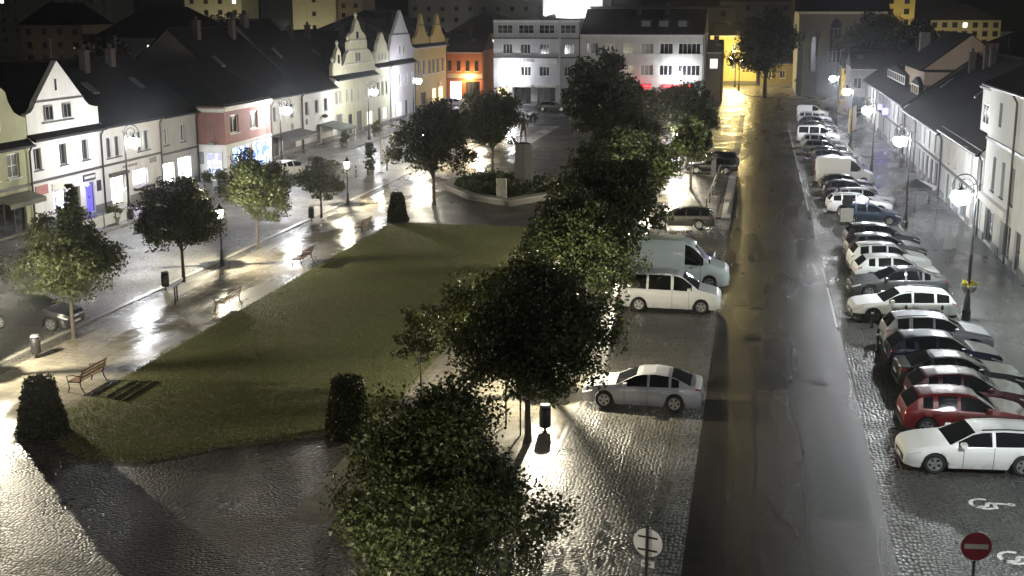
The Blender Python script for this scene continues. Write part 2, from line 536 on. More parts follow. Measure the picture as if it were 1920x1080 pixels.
# ------------------------------------------------------------------ houses
m_glass = M('dark window glass', (.012, .013, .015), .07, var=.3, spec=.7)
m_curt = M('curtained glass', (.12, .12, .11), .15, var=.4, vscale=6, spec=.6)
m_wf = M('white frame', (.55, .55, .53), .5)
m_bf = M('brown frame', (.035, .03, .028), .5)
m_gf = M('grey frame', (.14, .14, .14), .5)
m_zinc = M('zinc pipe', (.035, .035, .037), .45, metal=.4)
m_roof = tiles('roof tiles dark', (.009, .0085, .008))
m_roof2 = tiles('roof tiles brown', (.016, .013, .011))
m_stone = M('plinth stone', (.16, .155, .15), .7, var=.3)
m_dark = M('dark trim', (.03, .03, .032), .5)
m_corn = stucco('cornice white', (.62, .61, .58))
m_black = M('black iron', (.012, .012, .013), .4, metal=.3)
E_W = EM('shop light white', (.9, .95, 1), 9)
E_W2 = EM('shop light with goods', (.85, .85, 1), 3.2, (.3, .3, .55))
E_B = EM('shop light blue', (.16, .14, 1), 2.0, (.3, .35, 1))
E_BP = EM('blue poster window', (.10, .22, .9), 1.6, (.75, .9, 1))
E_Y = EM('warm lit window', (1, .75, .35), 2.2)
E_WW = EM('soft lit window', (.95, .9, .8), 1.5)
E_P = EM('pale violet window', (.85, .75, 1), 5)
E_R = EM('red lit sign', (1, .03, .04), 5)

def window(par, u, z0, u1, z1, frame, glass, y=.14, nx=2, nz=1, t=.07, tr=0, name='window', sill=None, d=.05, parent_pane=True):
    """frame with mullions, one pane child and a sill child"""
    b = MB()
    b.box(u, y, z0, u + t, y + d, z1); b.box(u1 - t, y, z0, u1, y + d, z1)
    b.box(u + t, y, z0, u1 - t, y + d, z0 + t); b.box(u + t, y, z1 - t, u1 - t, y + d, z1)
    for i in range(1, nx):
        c = u + (u1 - u) * i / nx
        b.box(c - t * .45, y + .004, z0 + t, c + t * .45, y + d - .004, z1 - t)
    for i in range(1, nz):
        c = z0 + (z1 - z0) * i / nz
        b.box(u + t, y + .008, c - t * .3, u1 - t, y + d - .008, c + t * .3)
    if tr:
        c = z0 + (z1 - z0) * tr
        b.box(u + t, y + .006, c - t * .4, u1 - t, y + d - .006, c + t * .4)
    f = b.build(name, frame, par)
    p = MB(); p.box(u + t * .6, y + d * .55, z0 + t * .6, u1 - t * .6, y + d * .75, z1 - t * .6)
    p.build('pane', glass, f)
    if sill:
        s = MB(); s.box(u - .1, -.09, z0 - .08, u1 + .1, .12, z0 - .002); s.build('sill', sill, f)
    return f
def door(par, u, z0, u1, z1, frame, leaf, y=.12, n=2):
    b = MB()
    b.box(u, y, z0, u + .09, y + .06, z1); b.box(u1 - .09, y, z0, u1, y + .06, z1); b.box(u + .09, y, z1 - .1, u1 - .09, y + .06, z1)
    f = b.build('door', frame, par)
    l = MB()
    wd = (u1 - u - .18) / n
    for i in range(n):
        a = u + .09 + wd * i
        l.box(a + .01, y + .02, z0 + .01, a + wd - .01, y + .05, z1 - .1)
        l.box(a + .08, y + .012, z0 + .25, a + wd - .08, y + .019, z0 + (z1 - z0) * .42)
        l.box(a + .08, y + .012, z0 + (z1 - z0) * .5, a + wd - .08, y + .019, z1 - .25)
    l.build('door_leaf', leaf, f)
    h = MB(); h.box((u + u1) / 2 - .05, y - .04, z0 + 1.0, (u + u1) / 2 - .02, y + .018, z0 + 1.14); h.build('handle', m_zinc, f)
    return f
def facade(b, W, Hh, ops, m=0, rev=.2):
    us = sorted({0, W} | {o[0] for o in ops} | {o[2] for o in ops})
    zs = sorted({0, Hh} | {o[1] for o in ops} | {o[3] for o in ops})
    for i in range(len(us) - 1):
        for j in range(len(zs) - 1):
            cu = (us[i] + us[i + 1]) / 2; cz = (zs[j] + zs[j + 1]) / 2
            if any(o[0] < cu < o[2] and o[1] < cz < o[3] for o in ops): continue
            b.face([(us[i], 0, zs[j]), (us[i + 1], 0, zs[j]), (us[i + 1], 0, zs[j + 1]), (us[i], 0, zs[j + 1])], m)
    for u0, z0, u1, z1 in [o[:4] for o in ops]:
        b.face([(u0, 0, z0), (u0, 0, z1), (u0, rev, z1), (u0, rev, z0)], m)
        b.face([(u1, 0, z1), (u1, 0, z0), (u1, rev, z0), (u1, rev, z1)], m)
        b.face([(u0, 0, z1), (u1, 0, z1), (u1, rev, z1), (u0, rev, z1)], m)
        b.face([(u1, 0, z0), (u0, 0, z0), (u0, rev, z0), (u1, rev, z0)], m)
        b.face([(u0, rev + .03, z0), (u1, rev + .03, z0), (u1, rev + .03, z1), (u0, rev + .03, z1)], m)
def house(name, label, x, y, rz, W, D, Hh, ridge, wall, roof, ops=(), cat='house', group=None, flat=False, eave=.45, cornice=True, plinth=True, pipe=True, string=None, ridge_at=.5, pipe_u=None):
    """local x along the facade, -y outward, z up. ops: (u0,z0,u1,z1,kind,frame,glass,nx,nz)"""
    h = thing(name, label, cat, (x, y, 0), rz, group)
    b = MB()
    facade(b, W, Hh, ops)
    rd = D * ridge_at
    if flat:
        b.face([(0, D, 0), (0, 0, 0), (0, 0, Hh), (0, D, Hh)]); b.face([(W, 0, 0), (W, D, 0), (W, D, Hh), (W, 0, Hh)])
    else:
        b.face([(0, D, 0), (0, 0, 0), (0, 0, Hh), (0, D, Hh)]); b.face([(W, 0, 0), (W, D, 0), (W, D, Hh), (W, 0, Hh)])
        for k_, u in enumerate((0, W)):
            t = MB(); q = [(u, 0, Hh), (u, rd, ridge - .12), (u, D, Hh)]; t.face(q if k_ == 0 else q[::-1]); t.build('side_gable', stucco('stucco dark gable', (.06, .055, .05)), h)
        hr = random.Random(int(W * 100 + abs(y) * 10))
        for k_ in range(1 + (W > 9)):
            u = hr.uniform(.15, .85) * W; yy = rd + hr.uniform(-1.6, -.5); zz = Hh + (ridge - Hh) * yy / rd
            t = MB(); t.box(u - .35, yy - .25, zz - .5, u + .35, yy + .25, ridge + .55); t.box(u - .42, yy - .32, ridge + .551, u + .42, yy + .32, ridge + .66)
            t.lathe([(.1, 0), (.08, .35)], 8, (u - .15, yy, ridge + .661)); t.lathe([(.1, 0), (.08, .3)], 8, (u + .18, yy, ridge + .661)); t.build('chimney', M('old brick', (.03, .022, .02), .9, var=.4, vscale=6), h)
        u = hr.uniform(.2, .8) * W; yy = rd * .5; zz = Hh + (ridge - Hh) * .5; sl_ = (ridge - Hh) / rd
        t = MB(); t.loft([[(u + a_, yy + b_, zz + b_ * sl_ + c_) for a_, b_ in ((-.4, -.5), (.4, -.5), (.4, .5), (-.4, .5))] for c_ in (.02, .16)]); t.build('skylight', m_zinc, h)
        t = MB(); u = hr.uniform(.1, .9) * W; t.tube([(u, rd, ridge), (u, rd, ridge + 1.6)], .025, 5)
        for k_ in range(4): t.tube([(u - .4 + .05 * k_, rd, ridge + 1.0 + .17 * k_), (u + .4 - .05 * k_, rd, ridge + 1.0 + .17 * k_)], .014, 4)
        t.build('aerial', m_zinc, h)
    b.face([(W, D, 0), (0, D, 0), (0, D, Hh), (W, D, Hh)])
    b.build('wall', wall, h)
    r = MB()
    if flat:
        r.box(-.06, -.06, Hh, W + .06, D + .06, Hh + .22)
    else:
        sl = (ridge - Hh) / rd
        z0 = Hh - eave * sl
        r.face([(0, -eave, z0 + .10), (W, -eave, z0 + .10), (W, rd, ridge), (0, rd, ridge)])
        r.face([(0, -eave, z0 - .06), (0, rd, ridge - .16), (W, rd, ridge - .16), (W, -eave, z0 - .06)])
        r.face([(0, -eave, z0 - .06), (W, -eave, z0 - .06), (W, -eave, z0 + .10), (0, -eave, z0 + .10)])
        r.face([(W, rd, ridge), (W, D + .3, Hh), (0, D + .3, Hh), (0, rd, ridge)])
        for u in (0, W): r.face([(u, -eave, z0 - .06), (u, -eave, z0 + .10), (u, rd, ridge), (u, rd, ridge - .16)])
        g = MB(); g.tube([(0.02, -eave - .06, z0 + .02), (W - .02, -eave - .06, z0 + .02)], .085, 8); g.build('gutter_pipe', m_zinc, h)
        c = MB(); c.tube([(i, rd, ridge + .02) for i in (0, W)], .11, 6); c.build('ridge_cap', roof, h)
    r.build('roof', roof, h)
    if cornice:
        c = MB(); top = Hh - .1 if not flat else Hh - .02
        c.box(.0, -.22, top - .18, W, -.002, top); c.box(.0, -.12, top - .38, W, -.002, top - .181); c.build('cornice', m_corn if cornice is True else cornice, h)
    if string:
        c = MB(); c.box(0, -.1, string, W, -.002, string + .16); c.build('string_course', m_dark, h)
    if plinth:
        c = MB(); last = 0
        doors = sorted([(o[0], o[2]) for o in ops if o[1] < .4])
        for d0, d1 in doors + [(W, W)]:
            if d0 - last > .05:
                c = MB(); c.box(last, -.07, 0, d0, -.002, .55); c.build('plinth', m_stone, h)
            last = d1
    if pipe:
        pu = W - .12 if pipe_u is None else pipe_u
        c = MB(); c.tube([(pu, -.4, Hh - .3), (pu, -.14, Hh - .75), (pu, -.12, .1)], .06, 8); c.build('downpipe', m_zinc, h)
    for o in ops:
        u0, z0, u1, z1, kind, fr, gl, nx, nz = o
        if kind == 'door': door(h, u0, z0, u1, z1, fr, gl, n=nx)
        else: window(h, u0, z0, u1, z1, fr, gl, nx=nx, nz=nz, sill=(m_corn if kind == 'sill' else m_dark if kind == 'dsill' else None))
    return h
def trim(h, u0, z0, u1, z1, mat, name='trim', d=.06, y=-.002):
    b = MB(); b.box(u0, y - d, z0, u1, y, z1); return b.build(name, mat, h)
def gable(h, pts, wall, y0=-.03, y1=.35, name='gable'):
    b = MB(); b.prism(pts, y0, y1); return b.build(name, wall, h)
def cross_roof(h, u0, u1, z0, apex, d, roof, y=.36):
    b = MB(); c = (u0 + u1) / 2
    b.face([(u0, y, z0), (c, y, apex), (c, d, apex), (u0, d, z0)][::-1]); b.face([(u1, y, z0), (u1, d, z0), (c, d, apex), (c, y, apex)][::-1])
    b.face([(u0, y, z0), (u1, y, z0), (c, y, apex)])
    b.build('gable_roof', roof, h)
def gwindow(h, u0, z0, u1, z1, frame=None, glass=None, y=-.10, nx=2, nz=1):
    return window(h, u0, z0, u1, z1, frame or m_wf, glass or m_glass, y=y, nx=nx, nz=nz, d=.066)
def awning(h, u0, u1, z_in, z_out, d, mat, name='awning'):
    b = MB()
    b.face([(u0, -.02, z_in), (u0, -d, z_out), (u1, -d, z_out), (u1, -.02, z_in)])
    b.face([(u0, -.02, z_in - .05), (u1, -.02, z_in - .05), (u1, -d, z_out - .05), (u0, -d, z_out - .05)])
    b.box(u0, -d - .03, z_out - .3, u1, -d - .001, z_out)
    for u in (u0, u1): b.face([(u, -.02, z_in), (u, -.02, z_in - .05), (u, -d, z_out - .05), (u, -d, z_out)])
    return b.build(name, mat, h)
LX = -45.0
RL = R(90)
W_ = 'win'
def L(y0, ops): return [(a - y0, z0, b_ - y0, z1, k, f, g_, nx, nz) for (a, z0, b_, z1, k, f, g_, nx, nz) in ops]
# ---- left row, from near to far
s_yg = stucco('stucco olive', (.34, .34, .22)); s_w = stucco('stucco white', (.60, .59, .56)); s_w2 = stucco('stucco off white', (.52, .52, .51))
s_gr = stucco('stucco grey', (.36, .36, .36)); s_red = stucco('stucco red', (.27, .15, .13)); s_cream = stucco('stucco cream', (.50, .49, .36))
s_lil = stucco('stucco lilac white', (.58, .56, .60)); s_yel = stucco('stucco yellow', (.55, .40, .14)); s_or = stucco('stucco orange', (.50, .20, .08))
h = house('row_house', 'olive green house with a curved gable at the left edge of the photo', LX, 58, RL, 12.2, 11, 5.9, 10.6, s_yg, m_roof,
          L(58, [(65.6, 3.7, 66.9, 5.2, 'sill', m_wf, m_curt, 2, 2), (67.8, 3.7, 69.1, 5.2, 'sill', m_wf, m_curt, 2, 2), (62.4, 3.7, 63.7, 5.2, 'sill', m_wf, m_glass, 2, 2),
                 (66.2, .15, 69.4, 2.3, 'shop', m_bf, m_glass, 3, 1), (61.0, .15, 64, 2.3, 'shop', m_bf, m_glass, 2, 1)]), string=3.0)
gable(h, [(5.6, 5.95), (12.1, 5.95), (12.1, 7.3), (11.6, 7.4), (10.9, 7.7), (10.4, 8.4), (10.2, 9.0), (8.8, 9.9), (7.2, 9.0), (7.0, 8.4), (6.4, 7.7), (5.6, 7.3)], s_yg)
gwindow(h, 8.3, 6.7, 9.3, 8.0)
awning(h, 7.9, 11.8, 2.75, 2.4, 1.2, M('awning olive', (.10, .10, .07), .7))
h = house('row_house', 'white house with a tall pointed gable and two gable windows', LX, 70.2, RL, 8.8, 11, 6.1, 10.3, s_w, m_roof,
          L(70.2, [(70.7, 3.85, 71.55, 5.25, 'dsill', m_gf, m_glass, 2, 1), (73.7, 3.85, 74.55, 5.25, 'dsill', m_gf, m_glass, 2, 1), (76.5, 3.85, 77.35, 5.25, 'dsill', m_gf, m_glass, 2, 1),
                   (72.5, .75, 74.1, 2.25, 'shop', M('blue frame', (.03, .04, .12), .4), E_W2, 3, 3), (74.9, .15, 75.85, 2.2, 'door', m_gf, m_gf, 1, 1), (76.55, .15, 77.75, 2.25, 'door', m_bf, EM('blue lit door', (.13, .10, .8), .8), 2, 1)]), string=3.05)
gable(h, [(-.0, 6.15), (8.7, 6.15), (8.7, 7.35), (8.2, 7.4), (7.5, 7.7), (6.9, 8.15), (4.35, 10.55), (3.5, 10.55 - .35), (1.7, 8.15), (1.3, 7.6), (.7, 7.45), (0, 7.4)][:4] + [(7.55, 7.55), (7.1, 7.85), (6.75, 8.2), (3.95, 10.65), (1.2, 8.2), (.95, 7.85), (.55, 7.55), (0, 7.45)], s_w)
trim(h, 1.1, 8.1, 6.85, 8.22, m_dark, y=-.03, name='gable_cornice'); gwindow(h, 2.0, 6.9, 2.95, 7.85, m_gf, y=-.13); gwindow(h, 4.15, 6.9, 5.1, 7.85, m_gf, y=-.13)
trim(h, 1.7, 6.72, 5.4, 6.82, m_dark, y=-.03, d=.12, name='gable_sill'); trim(h, 3.5, 8.75, 3.72, 9.5, m_glass, y=-.03, d=.02, name='slit_window')
cross_roof(h, 1.0, 6.9, 8.0, 10.5, 5, m_roof)
for u in (.4, 3.4, 6.2): trim(h, u, 5.42, u + 1.1, 5.5, m_corn, d=.1, name='window_hood')
trim(h, .35, 2.25, 1.75, 2.85, M('faded red sign', (.30, .11, .10), .5), name='sign_board', d=.05)
trim(h, 2.25, 2.32, 3.95, 2.75, M('pale sign', (.5, .49, .42), .6), name='sign_board', d=.05)
o = trim(h, 6.1, 2.38, 7.65, 2.85, m_dark, name='sign_board', d=.08); b = MB(); b.box(6.2, -.094, 2.55, 7.55, -.084, 2.72); b.build('sign_panel', M('pale sign', (.5, .49, .42), .6), o)
trim(h, 7.85, 1.5, 8.4, 2.25, M('menu board', (.02, .02, .04), .5), name='menu_board', d=.04)
l = lamp_light('door_lamp', (6.2, -.5, 2.25), (.25, .2, 1), 18, .05, h)
b = MB(); b.lathe([(.05, -.1), (.1, -.05), (.1, .05), (.04, .1)], 8, (6.25, -.22, 2.2)); b.build('wall_lamp', EM('violet bulb', (.5, .4, 1), 12), h)
h = house('row_house', 'long white house with paired windows behind the nearest scroll lamp', LX, 79.0, RL, 8.8, 11, 6.15, 10.3, s_w, m_roof,
          L(79, [(79.75, 3.6, 80.5, 5.05, 'dsill', m_gf, m_glass, 2, 1), (80.9, 3.6, 81.65, 5.05, 'dsill', m_gf, m_glass, 2, 1), (84.2, 3.6, 84.95, 5.05, 'dsill', m_gf, m_glass, 2, 1), (85.3, 3.6, 86.05, 5.05, 'dsill', m_gf, m_glass, 2, 1),
                 (79.95, .15, 82.1, 2.2, 'shop', m_bf, E_WW, 2, 1), (83.2, 1.1, 85.5, 2.3, 'shop', m_bf, E_P, 2, 1)]), string=3.05)
trim(h, .75, 2.25, 3.35, 2.5, m_bf, name='door_canopy', d=.25)
o = trim(h, 2.8, 2.62, 5.1, 2.85, s_w, name='sign_board', d=.012)
b = MB(); ss = random.Random(2); u = 2.85
while u < 5.0:
    wd = ss.uniform(.12, .22); b.box(u, -.03, 2.65, u + wd * .7, -.016, 2.82); u += wd + .04
b.build('sign_lettering', m_bf, o)
trim(h, 6.9, 2.55, 7.9, 2.95, m_gf, name='sign_board')
b = MB(); b.box(4.0, -.42, .82, 6.7, -.12, 1.02); f = b.build('flower_box', m_bf, h)
h = house('row_house', 'narrow grey house with two glaring white shop windows', LX, 87.8, RL, 6.4, 11, 6.1, 10.3, s_gr, m_roof,
          L(87.8, [(88.5, 3.6, 89.2, 4.95, 'dsill', m_wf, m_glass, 2, 1), (91.3, 3.6, 92.05, 4.95, 'dsill', m_wf, m_glass, 2, 1),
                   (88.0, .5, 89.9, 2.2, 'shop', m_wf, E_W, 1, 1), (90.6, .5, 92.9, 2.35, 'shop', m_wf, E_W, 2, 1)]), string=2.85)
# red corner house stands 2.5 m proud of the row
h = house('corner_house', 'dark red house with white ground floor and blue lit shop posters', -42.5, 94.2, RL, 9.8, 13, 6.2, 9.6, s_red, m_roof,
          L(94.2, [(95.3, 3.9, 97.0, 5.4, 'sill', m_wf, m_glass, 2, 1), (99.4, 3.9, 101.1, 5.4, 'sill', m_wf, m_curt, 2, 1)]), cornice=True, pipe=True, flat=True)
b = MB(); e_ = [(-.4, -.45, 6.43), (9.8, -.45, 6.43), (9.8, 13, 6.43), (-.4, 13, 6.43)]; t1, t2 = (4.5, 5.5, 9.4), (9.8, 5.5, 9.4)
b.face([e_[0], e_[1], t2, t1]); b.face([e_[3], e_[0], t1]); b.face([e_[2], e_[3], t1, t2]); b.face(e_[::-1]); b.face([e_[1], e_[2], t2]); b.build('hip_roof', m_roof, h)
b = MB(); b.box(-.06, -.05, .05, 9.8, -.002, 2.95); b.box(-.06, .0, .05, -.002, 2.6, 2.95); b.build('ground_floor_wall', stucco('stucco pale ground floor', (.62, .62, .60)), h)
b = MB(); b.box(-.12, -.14, 2.96, 9.8, -.002, 3.1); b.box(-.12, .0, 2.96, -.002, 2.6, 3.1); b.box(-.2, .0, 5.75, -.002, 2.6, 6.05); b.build('band', m_corn, h)
for u0, u1 in ((1.0, 4.2), (5.2, 8.8)): window(h, u0, .6, u1, 2.75, m_wf, E_BP, y=-.115, nx=2, nz=1, d=.062, name='shop_window')
b = MB(); b.box(-.13, 1.95, 1.5, -.062, 2.3, 2.5); b.build('notice_box', m_gf, h)
b = MB(); b.box(-.12, .3, .6, -.063, 1.7, 2.5); o = b.build('shop_window', m_wf, h); b = MB(); b.box(-.128, .4, 1.5, -.121, 1.6, 2.4); b.box(-.128, .4, .7, -.121, 1.6, 1.35); b.build('pane', EM('pale poster', (.75, .9, 1), 1.1, (.3, .3, .6)), o)
b = MB(); b.box(-.5, .8, 3.11, -.005, 1.35, 3.3); b.tube([(-.3, .9, 3.3), (-.3, .9, 4.6), (-.3, 1.5, 4.7)], .05, 6); b.build('air_unit_pipe', m_gf, h)
h = house('row_house', 'white house with dark lean-to awning beside the red house', LX, 104.0, RL, 14.2, 14, 6.1, 12.3, s_w, m_roof,
          L(104, [(110.7, 3.5, 111.7, 4.85, 'sill', m_gf, m_curt, 2, 1), (106.5, 3.5, 107.5, 4.85, 'sill', m_gf, m_glass, 2, 1), (115.2, 3.5, 116.2, 4.85, 'sill', m_gf, m_glass, 2, 1), (110.5, .15, 112.1, 2.2, 'door', m_bf, m_bf, 2, 1), (113, .5, 116.5, 2.0, 'shop', m_bf, m_curt, 3, 1)]), cornice=False)
awning(h, 5.6, 13.6, 2.3, 1.95, 2.0, M('awning grey', (.07, .07, .07), .7))
h = house('row_house', 'white house with three small upper windows and a terrace awning', LX, 118.2, RL, 10.2, 14, 6.1, 12.9, s_w, m_roof,
          L(118.2, [(119.3, 3.4, 120.4, 4.75, 'sill', m_gf, m_glass, 2, 1), (122.2, 3.4, 123.3, 4.75, 'sill', m_gf, m_glass, 2, 1), (125.0, 3.4, 126.1, 4.75, 'sill', m_gf, m_glass, 2, 1), (122.5, .15, 124, 2.2, 'door', m_wf, m_gf, 2, 1)]), cornice=False, pipe_u=.1)
aw = awning(h, 4.5, 9.6, 2.2, 1.7, 2.6, M('awning green', (.06, .075, .055), .7))
b = MB()
for u in (4.6, 9.5): b.tube([(u, -2.5, .12), (u, -2.5, 1.68)], .05, 6)
b.build('awning_post', m_wf, h)
b = MB(); b.lathe([(.05, 0), (.3, .1), (.34, .3), (.1, .42)], 10, (6.2, -.3, 2.75)); b.build('hanging_basket', MATS.get('leaf') or leafmat('leaf', (.044, .056, .020), .25), h)
for u, z, r_ in ((1.4, 2.75, .26), (-2.6, 2.6, .3)):
    b = MB(); n_ = len(b.v); b.prism([(u + r_ * math.cos(R(t)), z + r_ * 1.2 * math.sin(R(t))) for t in range(0, 360, 30)], -.08, -.003); b.build('oval_sign', m_gf, h)
h = house('gabled_house', 'cream renaissance house with a tall stepped and scrolled gable', LX, 128.4, RL, 14.9, 14, 6.7, 11.6, s_cream, m_roof,
          L(128.4, [(a_, 3.75, a_ + .75, 5.25, 'sill', m_wf, m_glass, 2, 1) for a_ in (128.8, 130.0, 132.4, 134.2, 136.6, 139.4, 140.9)] +
            [(128.9, .15, 130.9, 2.7, 'door', m_gf, m_gf, 2, 1), (132.9, .15, 134.5, 2.4, 'door', m_bf, m_bf, 2, 1), (135.9, .15, 138, 2.5, 'door', m_bf, m_gf, 2, 1), (139.7, .6, 142.2, 2.2, 'shop', m_wf, E_WW, 2, 2)]), cornice=True, pipe=False)
ZG = 6.95
gable(h, [(-.4, ZG), (14.8, ZG), (14.8, 8.0), (14.2, 8.3), (13.6, 8.8), (12.9, 9.3), (11.9, 9.4), (11.9, 10.4), (11.3, 10.6), (10.9, 11.3), (10.1, 11.5), (9.5, 12.0), (8.9, 12.6), (8.4, 12.9), (7.9, 12.6), (7.4, 12.0), (6.9, 11.5),
         (6.0, 11.3), (5.7, 10.6), (5.1, 10.4), (5.1, 9.4), (4.4, 9.1), (3.7, 8.3), (3.0, 7.9), (2.6, 7.9), (2.6, 8.7), (2.4, 9.4), (1.7, 9.95), (1.0, 9.4), (.7, 8.7), (.4, 8.3), (-.2, 8.2), (-.4, 7.8)], s_cream)
for z_, a_, c_ in ((7.9, 3.9, 13.2), (9.35, 5.0, 12.0), (10.45, 5.6, 11.4)): trim(h, a_, z_, c_, z_ + .12, m_corn, y=-.03, d=.12, name='gable_cornice')
gwindow(h, 7.2, 8.1, 9.3, 9.2, m_wf, m_curt, nx=2); trim(h, 8.0, 10.75, 8.8, 11.5, m_glass, y=-.03, d=.02, name='niche'); trim(h, 1.4, 8.2, 2.0, 9.1, m_glass, y=-.03, d=.02, name='niche')
b = MB()
for u, z in ((8.4, 12.9), (5.4, 10.4), (11.6, 10.4), (1.7, 9.95), (14.4, 8.25), (0, 8.2)):
    b.lathe([(.12, 0), (.2, .1), (.09, .25), (.22, .45), (.16, .65), (.02, .8)], 8, (u, .16, z - .03))
b.build('finial', s_cream, h)
h = house('row_house', 'slim cream house with a small rounded gable and arched windows', LX, 143.3, RL, 5.8, 13, 7.4, 11.3, s_cream, m_roof,
          L(143.3, [(a_, 3.7, a_ + .9, 5.4, 'sill', m_wf, m_glass, 2, 1) for a_ in (144.0, 145.7, 147.4)] + [(146.1, .7, 148.2, 2.2, 'shop', m_bf, E_WW, 2, 1), (144.1, .15, 145.3, 2.3, 'door', m_bf, m_bf, 2, 1)]), pipe=True)
gable(h, [(.2, 7.65), (5.6, 7.65), (5.6, 9.0), (5.1, 9.1), (4.8, 9.9), (3.9, 10.5), (3.5, 11.0), (2.9, 11.3), (2.3, 11.0), (1.9, 10.5), (1.0, 9.9), (.7, 9.1), (.2, 9.0)], s_cream)
for u in (1.2, 2.55, 3.9): gwindow(h, u, 7.9, u + .6, 8.75, m_wf, m_curt, nx=1)
for u in (.7, 2.4, 4.1):
    b = MB(); b.prism([(u + .45 + .55 * math.cos(R(t)), 5.42 + .42 * math.sin(R(t))) for t in range(0, 181, 20)], -.08, -.003); b.build('window_arch', m_corn, h)
h = house('gabled_house', 'lilac white house with sharp triangular gable next to yellow house', LX, 149.1, RL, 11.6, 13, 7.5, 12.0, s_lil, m_roof,
          L(149.1, [(a_, 4.4, a_ + .95, 5.9, 'sill', m_wf, m_curt, 2, 1) for a_ in (150.9, 153.4, 156.5, 158.8)] + [(150.2, .6, 151.4, 2.3, 'shop', m_wf, E_WW, 2, 1), (152.2, .6, 154.4, 2.4, 'shop', m_wf, E_WW, 2, 1), (156, .15, 157.4, 2.4, 'door', m_bf, m_bf, 2, 1)]), string=7.0)
gable(h, [(.2, 7.75), (11.4, 7.75), (11.4, 8.9), (10.6, 9.2), (9.9, 9.9), (9.3, 10.9), (8.9, 11.0), (5.4, 13.9), (1.9, 11.0), (1.5, 10.9), (.9, 9.9), (.2, 8.9)], s_lil)
trim(h, 1.7, 10.85, 9.1, 11.0, m_dark, y=-.03, name='gable_cornice'); gwindow(h, 4.2, 8.4, 5.0, 9.5, m_wf, m_curt, nx=1); gwindow(h, 6.0, 8.4, 6.8, 9.5, m_wf, m_curt, nx=1)
h = house('gabled_house', 'bright yellow house with twin small gables on its roof edge', -47, 167.6, RL, 18.4, 14, 9.0, 12.6, s_yel, m_roof,
          L(167.6, [(a_, 4.8, a_ + 1.5, 6.9, 'sill', m_wf, m_curt, 2, 1) for a_ in (169.6, 172.3, 175.4, 177.6, 180.2, 183.1)] + [(177.6, .15, 180, 2.6, 'shop', m_bf, E_Y, 2, 1), (181.3, .15, 184.3, 2.6, 'shop', m_bf, E_Y, 2, 1), (171, .6, 174, 2.4, 'shop', m_bf, m_curt, 2, 1)]))
for u0, u1 in ((.6, 8.2), (9.4, 17.6)):
    c_ = (u0 + u1) / 2; q = (u1 - u0) / 8
    gable(h, [(u0, 9.25), (u1, 9.25), (u1, 10.1), (u1 - q, 10.3), (u1 - 2 * q, 11.0), (u1 - 2.7 * q, 11.9), (c_ + .2, 13.4), (c_ - .2, 13.4), (u0 + 2.7 * q, 11.9), (u0 + 2 * q, 11.0), (u0 + q, 10.3), (u0, 10.1)], s_yel)
    trim(h, u0 + 2.6 * q, 11.8, u1 - 2.6 * q, 11.95, m_dark, y=-.03, name='gable_cornice')
trim(h, 13.6, 2.8, 15.4, 3.4, m_dark, name='sign_board', d=.1)
h = house('row_house', 'orange house with a pale shop fascia closing the row', -48.2, 190, 0, 6.2, 9, 7.8, 10.4, s_or, m_roof,
          [(.4 + i * 1.45, 4.6, 1.05 + i * 1.45, 6.2, 'sill', m_bf, m_glass, 2, 1) for i in range(4)] + [(.8, .15, 2.6, 3.0, 'shop', m_bf, E_P, 2, 1), (3.3, .15, 5.6, 3.0, 'shop', m_bf, m_glass, 2, 1)], string=3.3)
trim(h, .3, 3.5, 6.1, 4.2, M('pale fascia', (.5, .48, .40), .5), name='sign_board', d=.1)
o = h
b = MB(); b.lathe([(.02, .22), (.13, .1), (.13, -.1), (.05, -.2)], 10, (3.9, -.55, 3.55)); b.build('wall_lamp', lampglass('orange glass', (1, .62, .25), 60), o)
b = MB(); b.tube([(3.9, -.1, 3.9), (3.9, -.55, 3.9), (3.9, -.55, 3.76)], .03, 6); b.build('lamp_bracket', m_black, o)
lamp_light('wall_lamp_light', (3.9, -.75, 3.4), (1, .55, .18), 420, .1, o)
# lit house in the gap behind the orange house
h = house('row_house', 'narrow brown house with lit upper windows between orange house and hotel', -43.6, 205, 0, 5.5, 8, 7.5, 9.6, stucco('stucco brown', (.28, .21, .15)), m_roof,
          [(.5, 5.2, 1.5, 6.9, 'shop', m_wf, E_Y, 2, 1), (2.2, 5.2, 3.2, 6.9, 'shop', m_wf, E_WW, 2, 1), (3.9, 5.2, 4.9, 6.9, 'shop', m_wf, E_WW, 2, 1), (.6, .5, 2.2, 2.6, 'shop', m_bf, E_Y, 2, 2), (3.2, .15, 4.6, 2.6, 'door', m_bf, m_bf, 2, 1)])
# ---- hotel on the far side
s_hot = stucco('stucco hotel grey', (.42, .42, .44)); s_hot2 = stucco('stucco hotel cream', (.50, .50, .46))
X0 = -38.9
ops = []
for a_, c_ in ((-38.3, -36.0), (-35.1, -32.8), (-32.0, -29.7), (-28.9, -26.5)): ops.append((a_ - X0, 10.5, c_ - X0, 11.8, 'sill', m_wf, m_glass, 3, 2))
for a_ in (-37.5, -34.8, -31.9, -28.2): ops.append((a_ - X0, 7.55, a_ + 1.5 - X0, 9.0, 'sill', m_wf, m_glass, 3, 1))
for a_ in (-34.7, -31.9, -28.2): ops.append((a_ - X0, 4.3, a_ + 1.5 - X0, 5.7, 'sill', m_wf, m_glass, 3, 1))
ops += [(.5, .15, 2.3, 2.6, 'shop', m_bf, E_Y, 2, 2), (3.2, .15, 5.7, 2.6, 'shop', m_bf, m_glass, 3, 1), (6.7, .15, 9.4, 2.6, 'shop', m_bf, m_glass, 3, 1), (10.4, .15, 12.6, 2.6, 'shop', m_bf, m_glass, 2, 1)]
